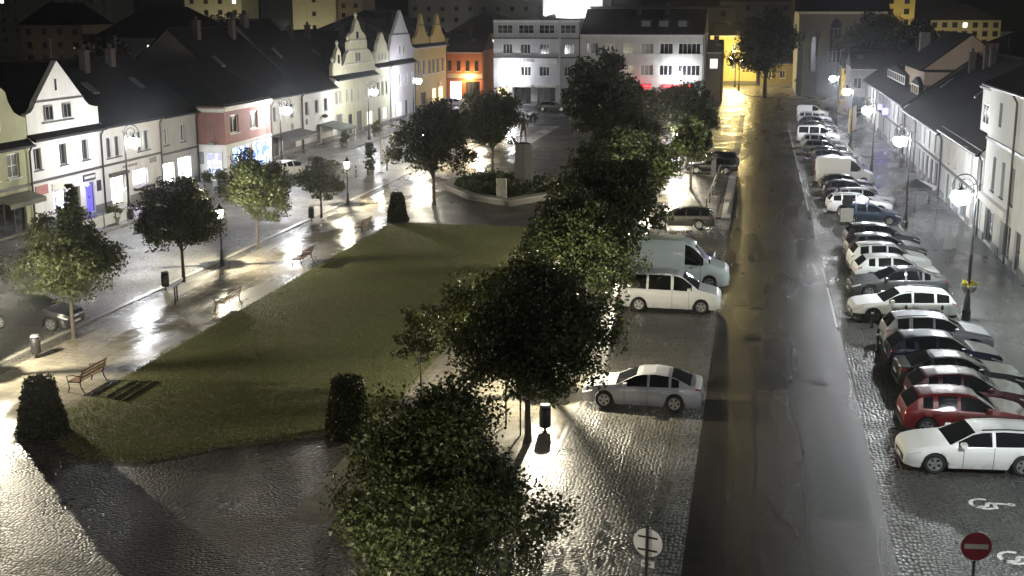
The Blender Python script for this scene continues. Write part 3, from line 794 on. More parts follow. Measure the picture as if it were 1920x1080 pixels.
h = house('hotel', 'four storey grey hotel with SLAVIE lettering facing the square', X0, 183, 0, 13.1, 14, 12.5, 12.7, s_hot, M('flat roof felt', (.03, .03, .03), .8), ops, flat=True, cat='hotel')
for z_ in (9.75, 6.95): trim(h, 0, z_, 13.1, z_ + .2, m_dark, d=.25, name='string_course')
o = trim(h, 0.02, 6.15, 9.6, 6.94, stucco('sign band', (.55, .55, .55)), name='sign_band', d=.1)
def text(s, size, name, mat, parent, loc, rot=(R(90), 0, 0), ext=.02):
    cu = bpy.data.curves.new(name, 'FONT'); cu.body = s; cu.size = size; cu.extrude = ext; cu.align_x = 'CENTER'; cu.align_y = 'CENTER'; cu.space_character = 1.25
    t = bpy.data.objects.new(name, cu); COL.objects.link(t)
    bpy.context.view_layer.update()
    me = bpy.data.meshes.new_from_object(t.evaluated_get(bpy.context.evaluated_depsgraph_get()))
    bpy.data.objects.remove(t); me.materials.append(mat)
    r = bpy.data.objects.new(name, me); COL.objects.link(r); r.parent = parent; r.location = loc; r.rotation_euler = rot
    return r
text('SLAVIE', .72, 'lettering', M('letter grey', (.12, .12, .13), .5), o, (4.9, -.13, 6.53))
b = MB(); b.box(9.9, -.3, 0.1, 10.2, -.003, 12.4); b.build('pilaster', s_hot, h)
for u0, u1 in ((2.9, 5.9), (6.5, 9.6)): trim(h, u0, 2.7, u1, 3.05, m_corn, d=.5, name='shop_canopy')
X1 = -25.78
ops = []
for a_, c_, nn in ((-24.9, -23.1, 3), (-22.2, -20.6, 3), (-19.5, -17.7, 3), (-16.9, -15.0, 3), (-14.1, -12.2, 3), (-11.4, -8.2, 5)):
    for z_ in (4.55, 7.65): ops.append((a_ - X1, z_, c_ - X1, z_ + 1.55, 'sill', m_wf, m_glass if (nn + int(z_) + int(a_)) % 3 else m_curt, nn, 1))
ops += [(.8, .15, 3.6, 2.5, 'shop', m_bf, m_glass, 3, 1), (5.2, .15, 8.2, 2.5, 'shop', m_bf, m_glass, 3, 1), (9.4, .15, 11.3, 2.5, 'door', m_wf, m_glass, 2, 1), (12, .4, 14.4, 2.5, 'shop', m_wf, m_curt, 2, 3), (15.2, .4, 17.4, 2.5, 'shop', m_wf, m_curt, 2, 1)]
h = house('town_house', 'long cream three storey house with red lit shop signs', X1, 183, 0, 18.1, 13, 10.6, 14.0, s_hot2, m_roof, ops, cornice=m_corn, eave=.25)
for u0, u1 in ((7.6, 10.6), (12.2, 16.6)):
    o = trim(h, u0, 2.75, u1, 3.35, M('red fascia', (.35, .03, .03), .5), d=.3, name='sign_board')
    b = MB(); u = u0 + .2
    while u < u1 - .3:
        wd = ss.uniform(.25, .5); b.box(u, -.34, 2.9, min(u + wd, u1 - .1), -.306, 3.2); u += wd + .12
    b.build('sign_lettering', E_R, o)
lamp_light('sign_glow', (9, -1.6, 2.6), (1, .04, .06), 110, .4, h)
for u in (8.6, 11.2, 13.9):
    b = MB(); b.box(u, 1.6, 11.2, u + 1.7, 4.6, 12.55); o = b.build('dormer', m_roof, h)
    b = MB(); b.box(u + .2, 1.55, 11.55, u + 1.5, 1.599, 12.4); b.build('dormer_window', m_gf, o)
# small house and yellow houses beyond the corner
h = house('row_house', 'small dark house with lit attic windows at the street corner', -7.6, 190, 0, 2.4, 8, 8.0, 9.4, stucco('stucco brown', (.28, .21, .15)), m_roof,
          [(.5, 5.3, 1.7, 6.8, 'sill', m_wf, E_WW, 2, 1)])
o = house('row_house', 'glowing yellow house under the sodium lamp at the far street corner', -9.2, 245, 0, 9.2, 9, 9.4, 11.5, stucco('stucco strong yellow', (.62, .52, .2)), m_roof,
          [(4.2, 6.0, 5.2, 7.5, 'sill', m_wf, m_curt, 2, 1), (6.0, 6.0, 7.0, 7.5, 'sill', m_wf, m_curt, 2, 1), (4.2, 2.8, 5.2, 4.3, 'sill', m_wf, m_curt, 2, 1), (6.0, 2.8, 7.0, 4.3, 'sill', m_wf, m_curt, 2, 1), (1, .2, 2.4, 2.6, 'door', m_bf, m_bf, 2, 1)])
house('row_house', 'low yellow house glowing behind the tree beside the church', .6, 236, 0, 6.0, 8, 4.6, 7.5, stucco('stucco dull yellow', (.22, .18, .09)), m_roof,
      [(1, 1.6, 2, 3, 'sill', m_wf, m_glass, 2, 1), (3.5, 1.6, 4.5, 3, 'sill', m_wf, m_glass, 2, 1)])
# ---- church
s_ch = stucco('church stone', (.19, .19, .19))
h = thing('church', 'tall dark stone church with buttresses and pointed windows behind the square', 'church', (6.4, 212, 0), 0)
b = MB(); facade(b, 13.4, 14, [(5.0, 5.4, 6.9, 11.0)], rev=.5)
for u in (0, 13.4):
    q = [(u, 30, 0), (u, 0, 0), (u, 0, 14), (u, 30, 14)]; b.face(q if u == 0 else q[::-1])
b.build('wall', s_ch, h)
b = MB(); b.face([(-.8, -.8, 13.9), (14.2, -.8, 13.9), (14.2, 12, 22), (-.8, 12, 22)]); b.face([(-.8, -.8, 13.7), (-.8, 12, 21.8), (14.2, 12, 21.8), (14.2, -.8, 13.7)])
b.face([(-.8, -.8, 13.7), (14.2, -.8, 13.7), (14.2, -.8, 13.9), (-.8, -.8, 13.9)]); b.face([(-.8, 12, 22), (14.2, 12, 22), (14.2, 30, 14), (-.8, 30, 14)])
for u in (-.8, 14.2): b.face([(u, -.8, 13.9), (u, 12, 22), (u, 30, 14)])
b.build('roof', m_roof, h)
b = MB()
b.prism([(5.0, 11.02), (5.12, 11.7), (5.5, 12.3), (5.95, 12.7), (6.4, 12.3), (6.78, 11.7), (6.9, 11.02)][::-1], -.05, -.004)
b.build('window_head', m_glass, h)
window(h, 5.0, 5.4, 6.9, 11.0, M('stone tracery', (.3, .3, .29), .8), m_glass, y=.3, nx=3, nz=3, name='gothic_window')
for u in (.8, 8.9, 12.0, 3.2):
    b = MB(); b.prism([(u, 0), (u + 1.0, 0), (u + 1.0, 9.0), (u + .5, 10.4), (u, 9.0)], -1.3, -.003); b.build('buttress', s_ch, h)
for u in (2.2, 10.7): trim(h, u, 4.0, u + .7, 9.6, m_curt, name='slit_window', d=.03)
trim(h, -.3, 2.4, 13.7, 2.7, s_ch, d=.25, name='string_course'); trim(h, -.3, 13.3, 13.7, 13.68, m_corn, d=.5, name='cornice')

# ---- right row (facades look towards the street, local x runs towards the camera)
RR = R(-90); RXX = 14.0
def Rr(y1, ops): return [(y1 - a, z0, y1 - b_, z1, k, f, g_, nx, nz) for (a, z0, b_, z1, k, f, g_, nx, nz) in ops]
s_r0 = stucco('stucco pale green grey', (.46, .47, .44)); s_rw = stucco('stucco right white', (.55, .55, .54)); s_rg = stucco('stucco right grey', (.42, .42, .42))
h = house('town_house', 'tall pale house with deep narrow windows on the right edge', RXX, 79.6, RR, 14.0, 10, 9.7, 12.2, s_r0, m_roof,
          Rr(79.6, [(77.0, 3.4, 76.1, 5.4, 'dsill', m_gf, m_glass, 2, 1), (74.2, 3.4, 73.3, 5.4, 'dsill', m_gf, m_glass, 2, 1), (71.4, 3.4, 70.5, 5.4, 'dsill', m_gf, m_glass, 2, 1),
                    (76.4, 7.2, 75.5, 8.6, 'win', m_corn, m_curt, 1, 1), (72.0, 7.2, 71.1, 8.6, 'win', m_corn, m_curt, 1, 1), (78.2, .15, 75.4, 2.2, 'shop', m_bf, m_glass, 3, 1), (73.2, .15, 70.2, 2.2, 'shop', m_wf, m_glass, 4, 1), (69.2, .15, 67.6, 2.3, 'door', m_bf, m_bf, 2, 1)]), string=6.2, pipe_u=8.7)
trim(h, 0, 2.55, 8.4, 2.95, m_corn, d=.3, name='shop_cornice')
house('town_house', 'greenish grey house at the right edge partly out of the photo', RXX, 65.5, RR, 16.0, 10, 9.2, 12.2, stucco('stucco mint grey', (.40, .46, .44)), m_roof,
      Rr(65.5, [(63, 3.4, 61.8, 5.4, 'sill', m_wf, m_glass, 2, 1), (60, 3.4, 58.8, 5.4, 'sill', m_wf, m_glass, 2, 1), (57, 3.4, 55.8, 5.4, 'sill', m_wf, m_glass, 2, 1), (63, .3, 59.5, 2.3, 'shop', m_bf, m_glass, 3, 1)]))
h = house('town_house', 'pale stone fronted house with corner blocks and a white dormer', RXX, 97.0, RR, 17.2, 12, 5.5, 11.4, s_rw, m_roof,
          Rr(97, [(a_, 2.9, a_ - 1.0, 4.7, 'sill', m_wf, m_curt, 2, 1) for a_ in (94.5, 91.5, 88.1, 84.6, 82.0)] + [(95, .15, 93.2, 2.2, 'shop', m_gf, m_glass, 3, 1), (91.8, .15, 90.2, 2.2, 'door', m_bf, m_bf, 2, 1), (88.2, .15, 85.0, 2.2, 'shop', m_gf, m_glass, 4, 1), (83.6, .15, 81.4, 2.2, 'shop', m_wf, m_glass, 2, 1)]), string=2.45)
for u0 in (.15, 11.0, 16.2):
    b = MB()
    for i in range(9): b.box(u0, -.05, 2.75 + i * .28, u0 + (.75 if i % 2 else .5), -.003, 2.75 + i * .28 + .24)
    b.build('quoins', m_corn, h)
b = MB(); b.box(11.2, .6, 6.2, 16.9, 5.5, 8.9); o = b.build('dormer', s_rw, h)
window(o, 12.2, 6.7, 16.4, 8.0, m_wf, m_glass, y=.53, nx=4, d=.066, name='dormer_window'); b = MB(); b.box(11.0, .4, 8.902, 17.1, 6.0, 9.06); b.build('dormer_roof', m_dark, o)
b = MB()
for u in (4.2, 5.6): b.box(u, 3.4, 8.6, u + .5, 3.9, 9.4)
b.build('chimney', m_wf, h)
h = house('town_house', 'grey house with a row of tall upper windows and arcade shops', RXX, 113.0, RR, 16.0, 12, 5.1, 10.2, s_rg, m_roof,
          Rr(113, [(a_, 2.9, a_ - .9, 4.5, 'sill', m_gf, m_glass, 2, 1) for a_ in (111.2, 108.5, 105.2, 101.8, 99.0)] + [(a_, .15, a_ - 1.6, 2.3, 'shop', m_bf, m_glass, 2, 1) for a_ in (111.5, 108.8, 106.1, 103.4, 100.7)]), string=2.5)
o = house('town_house', 'brightly lit white house with a lamp post right before it', RXX, 121.5, RR, 8.5, 12, 5.0, 9.6, s_rw, m_roof,
          Rr(121.5, [(117.6, 2.4, 116.4, 3.8, 'sill', m_bf, m_glass, 2, 1), (115.4, 2.4, 114.2, 3.8, 'sill', m_bf, m_glass, 2, 1), (120.6, .15, 118.9, 2.2, 'door', m_bf, m_bf, 2, 1)]))
h = house('town_house', 'long grey house with two roof dormers and a blue shop sign', RXX, 168.0, RR, 46.5, 12, 5.3, 9.9, s_rg, m_roof,
          Rr(168, [(a_, 2.9, a_ - 1.0, 4.7, 'sill', m_wf, m_curt if i % 3 else m_glass, 2, 1) for i, a_ in enumerate((165.5, 161, 157, 153, 149, 145, 141, 137, 133, 129, 125))] + [(a_, .15, a_ - 2.2, 2.3, 'shop', m_gf, E_WW if i == 2 else m_glass, 2, 1) for i, a_ in enumerate((164, 158, 151, 144, 137, 130, 125))]), string=2.5)
for a_, c_, z0 in ((151.5, 133.5, 6.2), (128, 117.5 + 4.5, 5.9)):
    u0, u1 = 168 - a_, 168 - c_
    b = MB(); b.prism([(u0, z0), (u1, z0), (u1, z0 + 1.1), ((u0 + u1) / 2, z0 + 1.75), (u0, z0 + 1.1)], 1.0, 4.6); o = b.build('dormer', m_roof2, h)
    window(o, u0 + .3, z0 + .15, u1 - .3, z0 + 1.0, m_wf, m_glass, y=.93, nx=max(3, int((u1 - u0) / 2)), d=.066, name='dormer_window')
b = MB(); b.box(31, -.75, 3.0, 31.08, -.1, 3.7); b.build('sign_board', EM('blue sign', (.22, .2, 1), 2.5), h)
b = MB(); b.box(24, -.6, 3.0, 24.08, -.1, 3.6); b.build('sign_board', EM('blue sign', (.22, .2, 1), 2.5), h)
b = MB(); b.box(12, 4.8, 9.0, 13.2, 5.9, 11.3); b.build('chimney', m_stone, h)
house('town_house', 'grey three storey end house with a lit sign past the long row', RXX - 1.4, 177.5, 0, 6.5, 9, 6.3, 8.5, s_rg, m_roof,
      [(.5, 3.3, 1.6, 4.8, 'sill', m_wf, m_glass, 2, 1), (2.6, 3.3, 3.7, 4.8, 'sill', m_wf, m_glass, 2, 1), (.6, .15, 2.2, 2.2, 'shop', m_bf, m_glass, 2, 1)])
o = house('row_house', 'yellow lit house just right of the church foot', 13.2, 205.5, 0, 4.2, 6, 5.2, 7.2, stucco('stucco strong yellow', (.62, .52, .2)), m_roof,
          [(.8, 2.0, 1.7, 3.3, 'sill', m_wf, m_curt, 2, 1), (2.6, 2.0, 3.5, 3.3, 'sill', m_wf, m_curt, 2, 1)])
h = house('house', 'brown gable ended house rising behind the right hand roofs', 15.4, 122, 0, 8.0, 16, 8.2, 8.3, stucco('stucco brown', (.28, .21, .15)), m_roof2, (), flat=True, cornice=False, plinth=False, pipe=False)
gable(h, [(0, 8.45), (8.0, 8.45), (4.0, 11.6)], stucco('stucco brown', (.28, .21, .15)), 0, .4)
cross_roof(h, -.4, 8.4, 8.3, 11.75, 16, m_roof2)
b = MB(); b.box(5.2, -.5, 8.3, 6.3, -.02, 10.9); b.build('chimney', M('brick red', (.10, .05, .035), .8), h)

# ---- buildings beyond, dim above the roofs
def block(label, x, y, W, D, Hh, wall, lit=(), cat='apartment block', cols=6, rows=5, name='apartment_block', roof=None, z0=0, dark=None):
    h = thing(name, label, cat, (x, y, 0))
    b = MB(); b.box(0, 0, 0, W, D, Hh); b.build('wall', wall, h)
    if roof:
        r = MB(); r.prism([(-.5, Hh + .003), (W + .5, Hh + .003), (W / 2, Hh + roof)], -.4, D + .4); r.build('roof', m_roof, h)
    else:
        r = MB(); r.box(-.2, -.2, Hh + .003, W + .2, D + .2, Hh + .4); r.build('roof', m_dark, h)
    for i in range(cols):
        for j in range(rows):
            u = W * (i + .5) / cols; z = z0 + (Hh - z0) * (j + .45) / rows
            f = MB(); f.box(u - .65, -.08, z - .7, u + .65, -.003, z + .7); f = f.build('window', dark or m_gf, h)
            p = MB(); p.box(u - .55, -.1, z - .6, u + .55, -.083, z + .6)
            p.build('pane', E_WW if (i, j) in lit else m_glass, f)
    return h
s_pan = stucco('panel concrete', (.16, .16, .14)); s_pan2 = stucco('panel cream', (.50, .46, .30))
block('pale yellow tower block lit from below at the top left', -159, 330, 17, 12, 24, s_pan2, [(3, 3)], cols=4, rows=6, z0=6)
block('pale tower block with a bare end wall behind the dark roofs', -127, 330, 12.5, 14, 26, s_pan2, cols=1, rows=6, z0=4, dark=s_pan2)
block('brown striped tower block touching the pale bare end wall', -114.3, 331, 7, 12, 24, stucco('brown cladding', (.25, .19, .12)), cols=2, rows=8, z0=4)
block('dark panel block with a few lit windows at far left', -232, 345, 42, 14, 21, s_pan, [(3, 2), (5, 3), (1, 4)], cols=10, rows=6, z0=4)
block('unlit panel block in the middle of the far skyline', -98, 345, 40, 14, 19, s_pan, [(8, 4)], cols=10, rows=5, z0=4)
block('white floodlit hall glowing over the hotel roof', -57, 332, 16, 20, 22, stucco('hall white', (.7, .7, .7)), cols=1, rows=1, z0=0, name='hall', cat='hall')
block('dark slab building over the cream town house', -40, 300, 34, 14, 14.5, s_pan, [(1, 3)], cols=7, rows=4, z0=5)
block('grey slab building left of the church roof', -10, 320, 28, 14, 16, s_pan, cols=6, rows=4, z0=5)
block('tall yellow apartment tower beside the church roof', 29.5, 320, 7.5, 10, 20, stucco('stucco strong yellow', (.62, .52, .2)), cols=2, rows=6, z0=5)
block('yellowish long apartment house above the right roofs', 42, 330, 17, 12, 11.5, s_pan2, [(3, 3)], cols=7, rows=4, z0=3, roof=4)
block('brown gabled house far behind the left roofs', -150, 235, 14, 12, 11, stucco('stucco brown', (.28, .21, .15)), cols=4, rows=3, z0=3, roof=4.5, name='house', cat='house')
block('dark house with a steep roof behind the left row', -108, 190, 20, 14, 9.5, s_pan, [(2, 1)], cols=5, rows=2, z0=3, roof=5, name='house', cat='house')
block('dark long roofed house behind the gabled left row', -82, 215, 26, 14, 9, s_pan, cols=6, rows=2, z0=3, roof=5, name='house', cat='house')
block('low dim house behind the twin gabled yellow house', -60, 240, 14, 10, 9.5, stucco('stucco brown', (.28, .21, .15)), [(2, 1)], cols=4, rows=2, z0=3, roof=4, name='house', cat='house')
block('big dark roofed house behind the right hand row', 24, 150, 30, 18, 8, s_pan, cols=6, rows=2, z0=3, roof=6, name='house', cat='house')

# ------------------------------------------------------------------ street lamps
COOL = (.93, .95, 1.0); WARM = (1.0, .90, .68); SOD = (1.0, .78, .32)
g_cool = lampglass('cool lamp glass', COOL, 60); g_warm = lampglass('warm lamp glass', WARM, 60); g_sod = lampglass('sodium lamp glass', SOD, 40)
def scroll_lamp(label, x, y, side, power=1100, col=COOL, glass=None, top=6.2, zl=5.75, group='scroll arm street lamps'):
    """side: +1 the arm reaches towards +x"""
    h = thing('street_lamp', label, 'street lamp', (x, y, 0.0), 0 if side > 0 else math.pi, group)
    b = MB(); b.lathe([(.2, .05), (.2, .5), (.15, .55), (.13, 1.1), (.09, 1.2), (.075, 3.0), (.1, 3.05), (.065, 3.15), (.055, top - .5), (.045, top)], 12); b.build('post', m_black, h, 40)
    r0 = .52; c = (r0, 0, top)
    path = [(c[0] - r0 * math.cos(t), 0, c[2] + r0 * 1.05 * math.sin(t)) for t in np.linspace(0, math.pi, 14)]
    for t in np.linspace(math.pi, math.pi * 4.2, 40)[1:]:
        rr = r0 * (1 - (t - math.pi) / (math.pi * 3.2) * .9)
        path.append((c[0] - rr * math.cos(t), 0, c[2] + rr * 1.05 * math.sin(t)))
    b = MB(); b.tube(path, .028, 6); b.tube([(0, 0, top - .05), (-.12, 0, top + .05), (-.2, 0, top + .12)], .02, 5); b.tube([(0, 0, zl + .6), (r0 * 1.2, 0, zl + .3)], .02, 5); b.build('scroll_arm', m_black, h, 60)
    lx = r0 * 1.25
    b = MB(); b.lathe([(.03, .62), (.05, .42), (.1, .36), (.17, .27), (.18, .24), (.05, .242)], 16, (lx, 0, zl)); b.build('lamp_shade', m_black, h, 40)
    b = MB(); b.lathe([(.17, .235), (.38, .14), (.44, -.03), (.36, -.24), (.18, -.37), (.02, -.4)], 16, (lx, 0, zl)); b.build('lamp_glass', glass or g_cool, h, 60)
    lamp_light('lamp_light', (lx, 0, zl - .02), col, power, .13, h)
    return h
for i, (y, lb) in enumerate(((7.3, 'scroll arm lamp beside the camera, outside the photo'), (32.3, 'scroll arm lamp just outside the photo to the right of the nearest cars'), (57.2, 'black scroll arm lamp nearest the camera on the right pavement'), (81.9, 'black scroll arm lamp beside the parasol on the right pavement'), (107, 'scroll arm lamp before the bright white house on the right'),
                             (132, 'fourth scroll arm lamp of the right pavement, past the yellow kiosk'), (157, 'farthest scroll arm lamp of the right pavement, near the church'))):
    scroll_lamp(lb, 9.8, y, -1, 300 if y < 10 else 750 if y < 40 else 1250, (.90, 1.0, .96) if i < 3 else COOL)
for i, (x, y, lb) in enumerate(((-41.3, 75.6, 'scroll arm lamp before the long white house on the left'), (-41.2, 103, 'scroll arm lamp before the white house next to the red house'), (-41.2, 128.5, 'scroll arm lamp before the cream renaissance gable'), (-42.2, 150, 'scroll arm lamp before the lilac white gabled house'))):
    scroll_lamp(lb, x, y, 1, 720, zl=5.3, top=5.9)
scroll_lamp('scroll arm lamp in front of the hotel lettering', -36.6, 181.7, 1, 430, zl=4.9, top=5.5)
scroll_lamp('scroll arm lamp by the red lit shop signs', -12.0, 181.7, 1, 480, zl=4.9, top=5.5)
scroll_lamp('yellow sodium lamp at the church corner', -3.1, 222, 1, 2000, SOD, g_sod, 5.9, 5.3)
scroll_lamp('added yellow sodium lamp lighting the yellow house', -4.0, 234, -1, 6500, SOD, g_sod, 5.9, 5.3)  # second sodium lamp, added to brighten the yellow house front
scroll_lamp('yellow sodium lamp half hidden right of the church foot', 17.2, 201, -1, 350, SOD, g_sod, 5.2, 4.6)

def park_lamp(label, x, y, power=2500):
    h = thing('park_lamp', label, 'park lamp', (x, y, 0), 0.4, 'short lantern lamps along the lawn')
    b = MB(); b.lathe([(.13, 0), (.13, .3), (.09, .38), (.085, .8), (.05, .9), (.045, 2.5), (.08, 2.55), (.05, 2.6)], 10); b.build('post', m_black, h, 40)
    b = MB(); b.lathe([(.13, 2.6), (.15, 2.64), (.05, 2.66)], 8)
    for k in range(4):
        a = k * math.pi / 2; b.tube([(.14 * math.cos(a), .14 * math.sin(a), 2.64), (.21 * math.cos(a), .21 * math.sin(a), 3.12)], .022, 6)
    b.lathe([(.23, 3.12), (.21, 3.16), (.12, 3.3), (.05, 3.36), (.05, 3.44), (.01, 3.5)], 8); b.build('lantern_frame', m_black, h, 30)
    b = MB(); b.lathe([(.1, 2.67), (.17, 3.1)], 12); b.build('lamp_glass', g_warm, h, 60)
    lamp_light('lamp_light', (0, 0, 2.93), WARM, power, .02, h)
for x, y, lb in ((-28.8, 40.9, 'left lantern out of frame beside the near trimmed cone'), (-28.8, 62.6, 'lantern by the second left path tree, nearest in view'), (-29.0, 85, 'lantern on the left path beside the third slim tree'), (-29.1, 107, 'lantern behind the left plaza tree, far along the path'),
                 (-7.6, 20.2, 'lantern hidden under the nearest big tree'), (-7.0, 42.8, 'lantern in the foliage beside the silver saloon'), (-6.9, 67.2, 'lantern among leaves behind the mint van'), (-6.9, 89.1, 'lantern shining between the trees on the right of the plaza'),
                 (-6.8, 110.7, 'lantern behind the right plaza trees, by the dark cars'), (-28.8, 19, 'left lantern standing outside the photo below its left edge'), (-7.0, 1.2, 'lantern standing behind the camera, outside the photo'), (-28.9, 129, 'lantern far up the left path before the cream gable')):
    park_lamp(lb, x, y, 300 if y == 20.2 else 1100 if y == 19 else 2500)
# lamps added behind the roofs, each brightening the wall of a building there
for x, y, z, col, pw in ((-120, 316, 5, (1, .9, .62), 2600), (-147, 316, 6, (1, .93, .6), 3000), (-49, 327, 13, (1, 1, .98), 9000), (33, 308, 6, (1, .8, .35), 3600), (50, 318, 5, (1, .8, .4), 600), (21, 112, 9.5, (1, .75, .4), 60), (-143, 228, 6, (1, .7, .4), 35), (-190, 330, 6, (1, .9, .7), 40)):
    h = thing('added_far_lamp', 'lamp added behind the roofs to light a building there', 'street lamp', (x, y, 0), 0, 'added lamps lighting the buildings behind the roofs')
    b = MB(); b.lathe([(.12, 0), (.08, z - .3), (.06, z)], 8); b.tube([(0, 0, z), (.2, 0, z + .2), (.7, 0, z + .25)], .05, 6); b.build('post', m_black, h)
    b = MB(); b.bevbox(.45, -.15, z + .12, 1.1, .15, z + .24, .03); b.build('lamp_head', m_gf, h)
    lamp_light('lamp_light', (.75, -.0, z - .05), col, pw, .2, h)

# ------------------------------------------------------------------ trees
m_leaf = MATS.get('leaf') or leafmat('leaf', (.044, .056, .020), .25)
m_leaf2 = leafmat('leaf dark', (.025, .032, .013), .25)
m_bark = M('bark', (.07, .06, .05), .85, var=.4, vscale=8, bmp=.5, bscale=25)
def leaves(C, N, size, g, spread):
    n = len(C) * N
    ctr = np.repeat(C, N, 0) + np.clip(g.normal(0, 1, (n, 3)), -1.5, 1.5) * np.repeat(spread, N)[:, None] * np.array([1, 1, .75])
    a = g.normal(0, 1, (n, 3)); a[:, 2] *= .6; a /= np.linalg.norm(a, axis=1)[:, None]
    t = g.normal(0, 1, (n, 3)); b = np.cross(a, t); b /= np.linalg.norm(b, axis=1)[:, None] + 1e-9
    s = size * g.uniform(.45, 1.5, n)[:, None]
    droop = np.zeros((n, 3)); droop[:, 2] = -.25
    V = np.stack([ctr - a * s * .55, ctr + b * s * .38 + a * s * .05, ctr + a * s * .6 + droop * s, ctr - b * s * .38 + a * s * .05], 1).reshape(-1, 3)
    return V, np.arange(4 * n).reshape(-1, 4)
def tree(label, x, y, height, r, z0, seed, nc=90, nl=80, ls=.2, tr=.085, mat=None, rx=None, group=None, name='tree', lean=0, sink=1.0, spr=.125, top=1.0, gauss=False):
    g = np.random.default_rng(seed); r *= .9
    h = thing(name, label, 'tree', (x, y, 0), 0, group)
    cz = (z0 + height) / 2; rz_ = (height - z0) / 2
    k = 9                                   # boughs: overlapping lobes of uneven size, so the outline is broken
    ph = np.arange(k) * 2.39996 + seed; zz = 1 - (np.arange(k) - .5) * 2 / (k - 1)
    zz = np.clip(zz, -.95, .95); rr_ = np.sqrt(1 - zz * zz)
    ld = np.stack([rr_ * np.cos(ph), rr_ * np.sin(ph), zz], 1) + g.normal(0, .16, (k, 3)); ld[0] = 0
    lr = g.uniform(.36, .60, k); lr[0] = .62
    pick = g.integers(0, k, nc)
    d = g.normal(0, 1, (nc, 3)); d /= np.linalg.norm(d, axis=1)[:, None]
    q = g.uniform(.15, 1, nc) ** (1 / 2.3)
    C = (ld[pick] * .52 + d * (q * lr[pick])[:, None]) * np.array([r * (rx or 1), r, rz_])
    wz = 1.06 - .30 * top * np.clip(C[:, 2] / rz_, -1, 1)
    C[:, 0] *= wz; C[:, 1] *= wz
    C[:, 2] += cz
    spread = r * spr * g.uniform(.7, 1.25, nc)
    V, F = leaves(C, nl, ls, g, spread)
    o = npmesh('crown', V, F, mat or m_leaf); o.parent = h
    b = MB(); rr = random.Random(seed)
    zt = z0 + (height - z0) * .35
    b.tube([(0, 0, 0), (.02, 0, .3), (.03 * lean, .02, z0 * .6), (.05 * lean, .03, z0), (.05, .0, zt), (0, 0, z0 + (height - z0) * .8)], [tr * 1.6, tr * 1.15, tr, tr * .92, tr * .7, tr * .25], 9)
    for i in range(0, nc, max(1, nc // 12)):
        t = C[i]; s = rr.uniform(.0, .5); zb = z0 * .92 + (zt - z0) * s
        mid = (t[0] * .45, t[1] * .45, zb + (t[2] - zb) * .6)
        b.tube([(0, 0, zb), mid, tuple(t)], [tr * .5, tr * .32, tr * .1], 6)
    b.build('trunk', m_bark, h, 60)
    return h
PT = 'round street trees along the left path'; RT = 'street trees in the row right of the lawn'
tree('nearest big tree with its lowest leaves lit yellow green', -6.65, 24.6, 6.0, 2.6, 1.05, 11, 210, 400, .08, .11, group=RT)
tree('broad dark tree over the silver saloon', -6.9, 37.6, 6.5, 3.1, 1.55, 12, 190, 300, .1, .1, group=RT)
tree('dense tree with bright lit leaves beside the white minivan', -6.9, 49.8, 6.6, 2.9, 2.1, 13, 170, 240, .115, .1, group=RT)
tree('tall tree screening the mint van', -6.9, 61.5, 7.2, 3.0, 2.2, 14, 170, 160, .15, .11, group=RT)
tree('tree beside the dark estate car', -7.0, 74, 7.4, 3.1, 2.2, 15, 160, 150, .16, .11, group=RT)
tree('tree left of the shining lantern by the pale kerb island', -8.6, 86, 7.6, 3.0, 2.3, 16, 160, 150, .17, .11, group=RT)
tree('tall crowned tree topping all others before the cream house', -13.3, 108, 10.6, 3.8, 2.8, 17, 170, 100, .24, .15, mat=m_leaf2)
tree('broad tree between the tallest tree and the red signs', -10.2, 101, 8.4, 3.0, 2.4, 18, 140, 95, .23, .12, mat=m_leaf2)
tree('tree right of the red signs above the dark parked cars', -5.9, 111.5, 8.2, 3.0, 2.4, 19, 140, 95, .23, .12)
tree('low tree at the right of the lit lantern', -4.8, 97, 5.6, 2.3, 2.2, 20, 80, 70, .22, .09)
tree('dark bushy tree left of the monument', -22.7, 85.7, 8.2, 3.25, 1.9, 21, 160, 130, .17, .12, mat=m_leaf2)
tree('dark tree right behind the monument tree', -21.9, 102.4, 7.9, 3.3, 2.0, 22, 140, 120, .18, .12, mat=m_leaf2)
tree('round tree by the dark car at the left edge', -28.5, 46.6, 5.7, 2.7, 1.6, 23, 150, 200, .105, .085, group=PT)
tree('round tree by the waste bin and the lit left lantern', -29, 58.2, 5.4, 2.35, 1.6, 24, 140, 190, .105, .08, group=PT)
tree('pointed tree just past the nearest left lantern', -28.7, 67.4, 5.9, 2.4, 1.7, 25, 140, 170, .115, .075, group=PT, top=1.5)
tree('small wide tree hiding the second white car on the left', -28.9, 79, 4.2, 1.8, 1.4, 26, 110, 130, .13, .07, group=PT)
tree('thin young tree between the near big trees and the lawn', -11.6, 41.6, 3.6, 1.25, 1.3, 27, 38, 40, .13, .04, name='young_tree')
tree('young leafy tree lit by the hotel lamp', -31, 150, 4.5, 1.5, 1.5, 28, 50, 60, .2, .06, name='young_tree')
tree('slim leafy tree beside the red signboard', -40.2, 66.5, 4.3, .8, .3, 29, 60, 60, .15, .05, name='young_tree', top=.6)
tree('large dark tree left of the church', 1.3, 205, 13.8, 6.0, 3.6, 30, 200, 110, .36, .3, mat=m_leaf2)
tree('large dark tree right of the church', 17.8, 198, 13.8, 6.2, 3.5, 31, 200, 110, .36, .3, mat=m_leaf2)
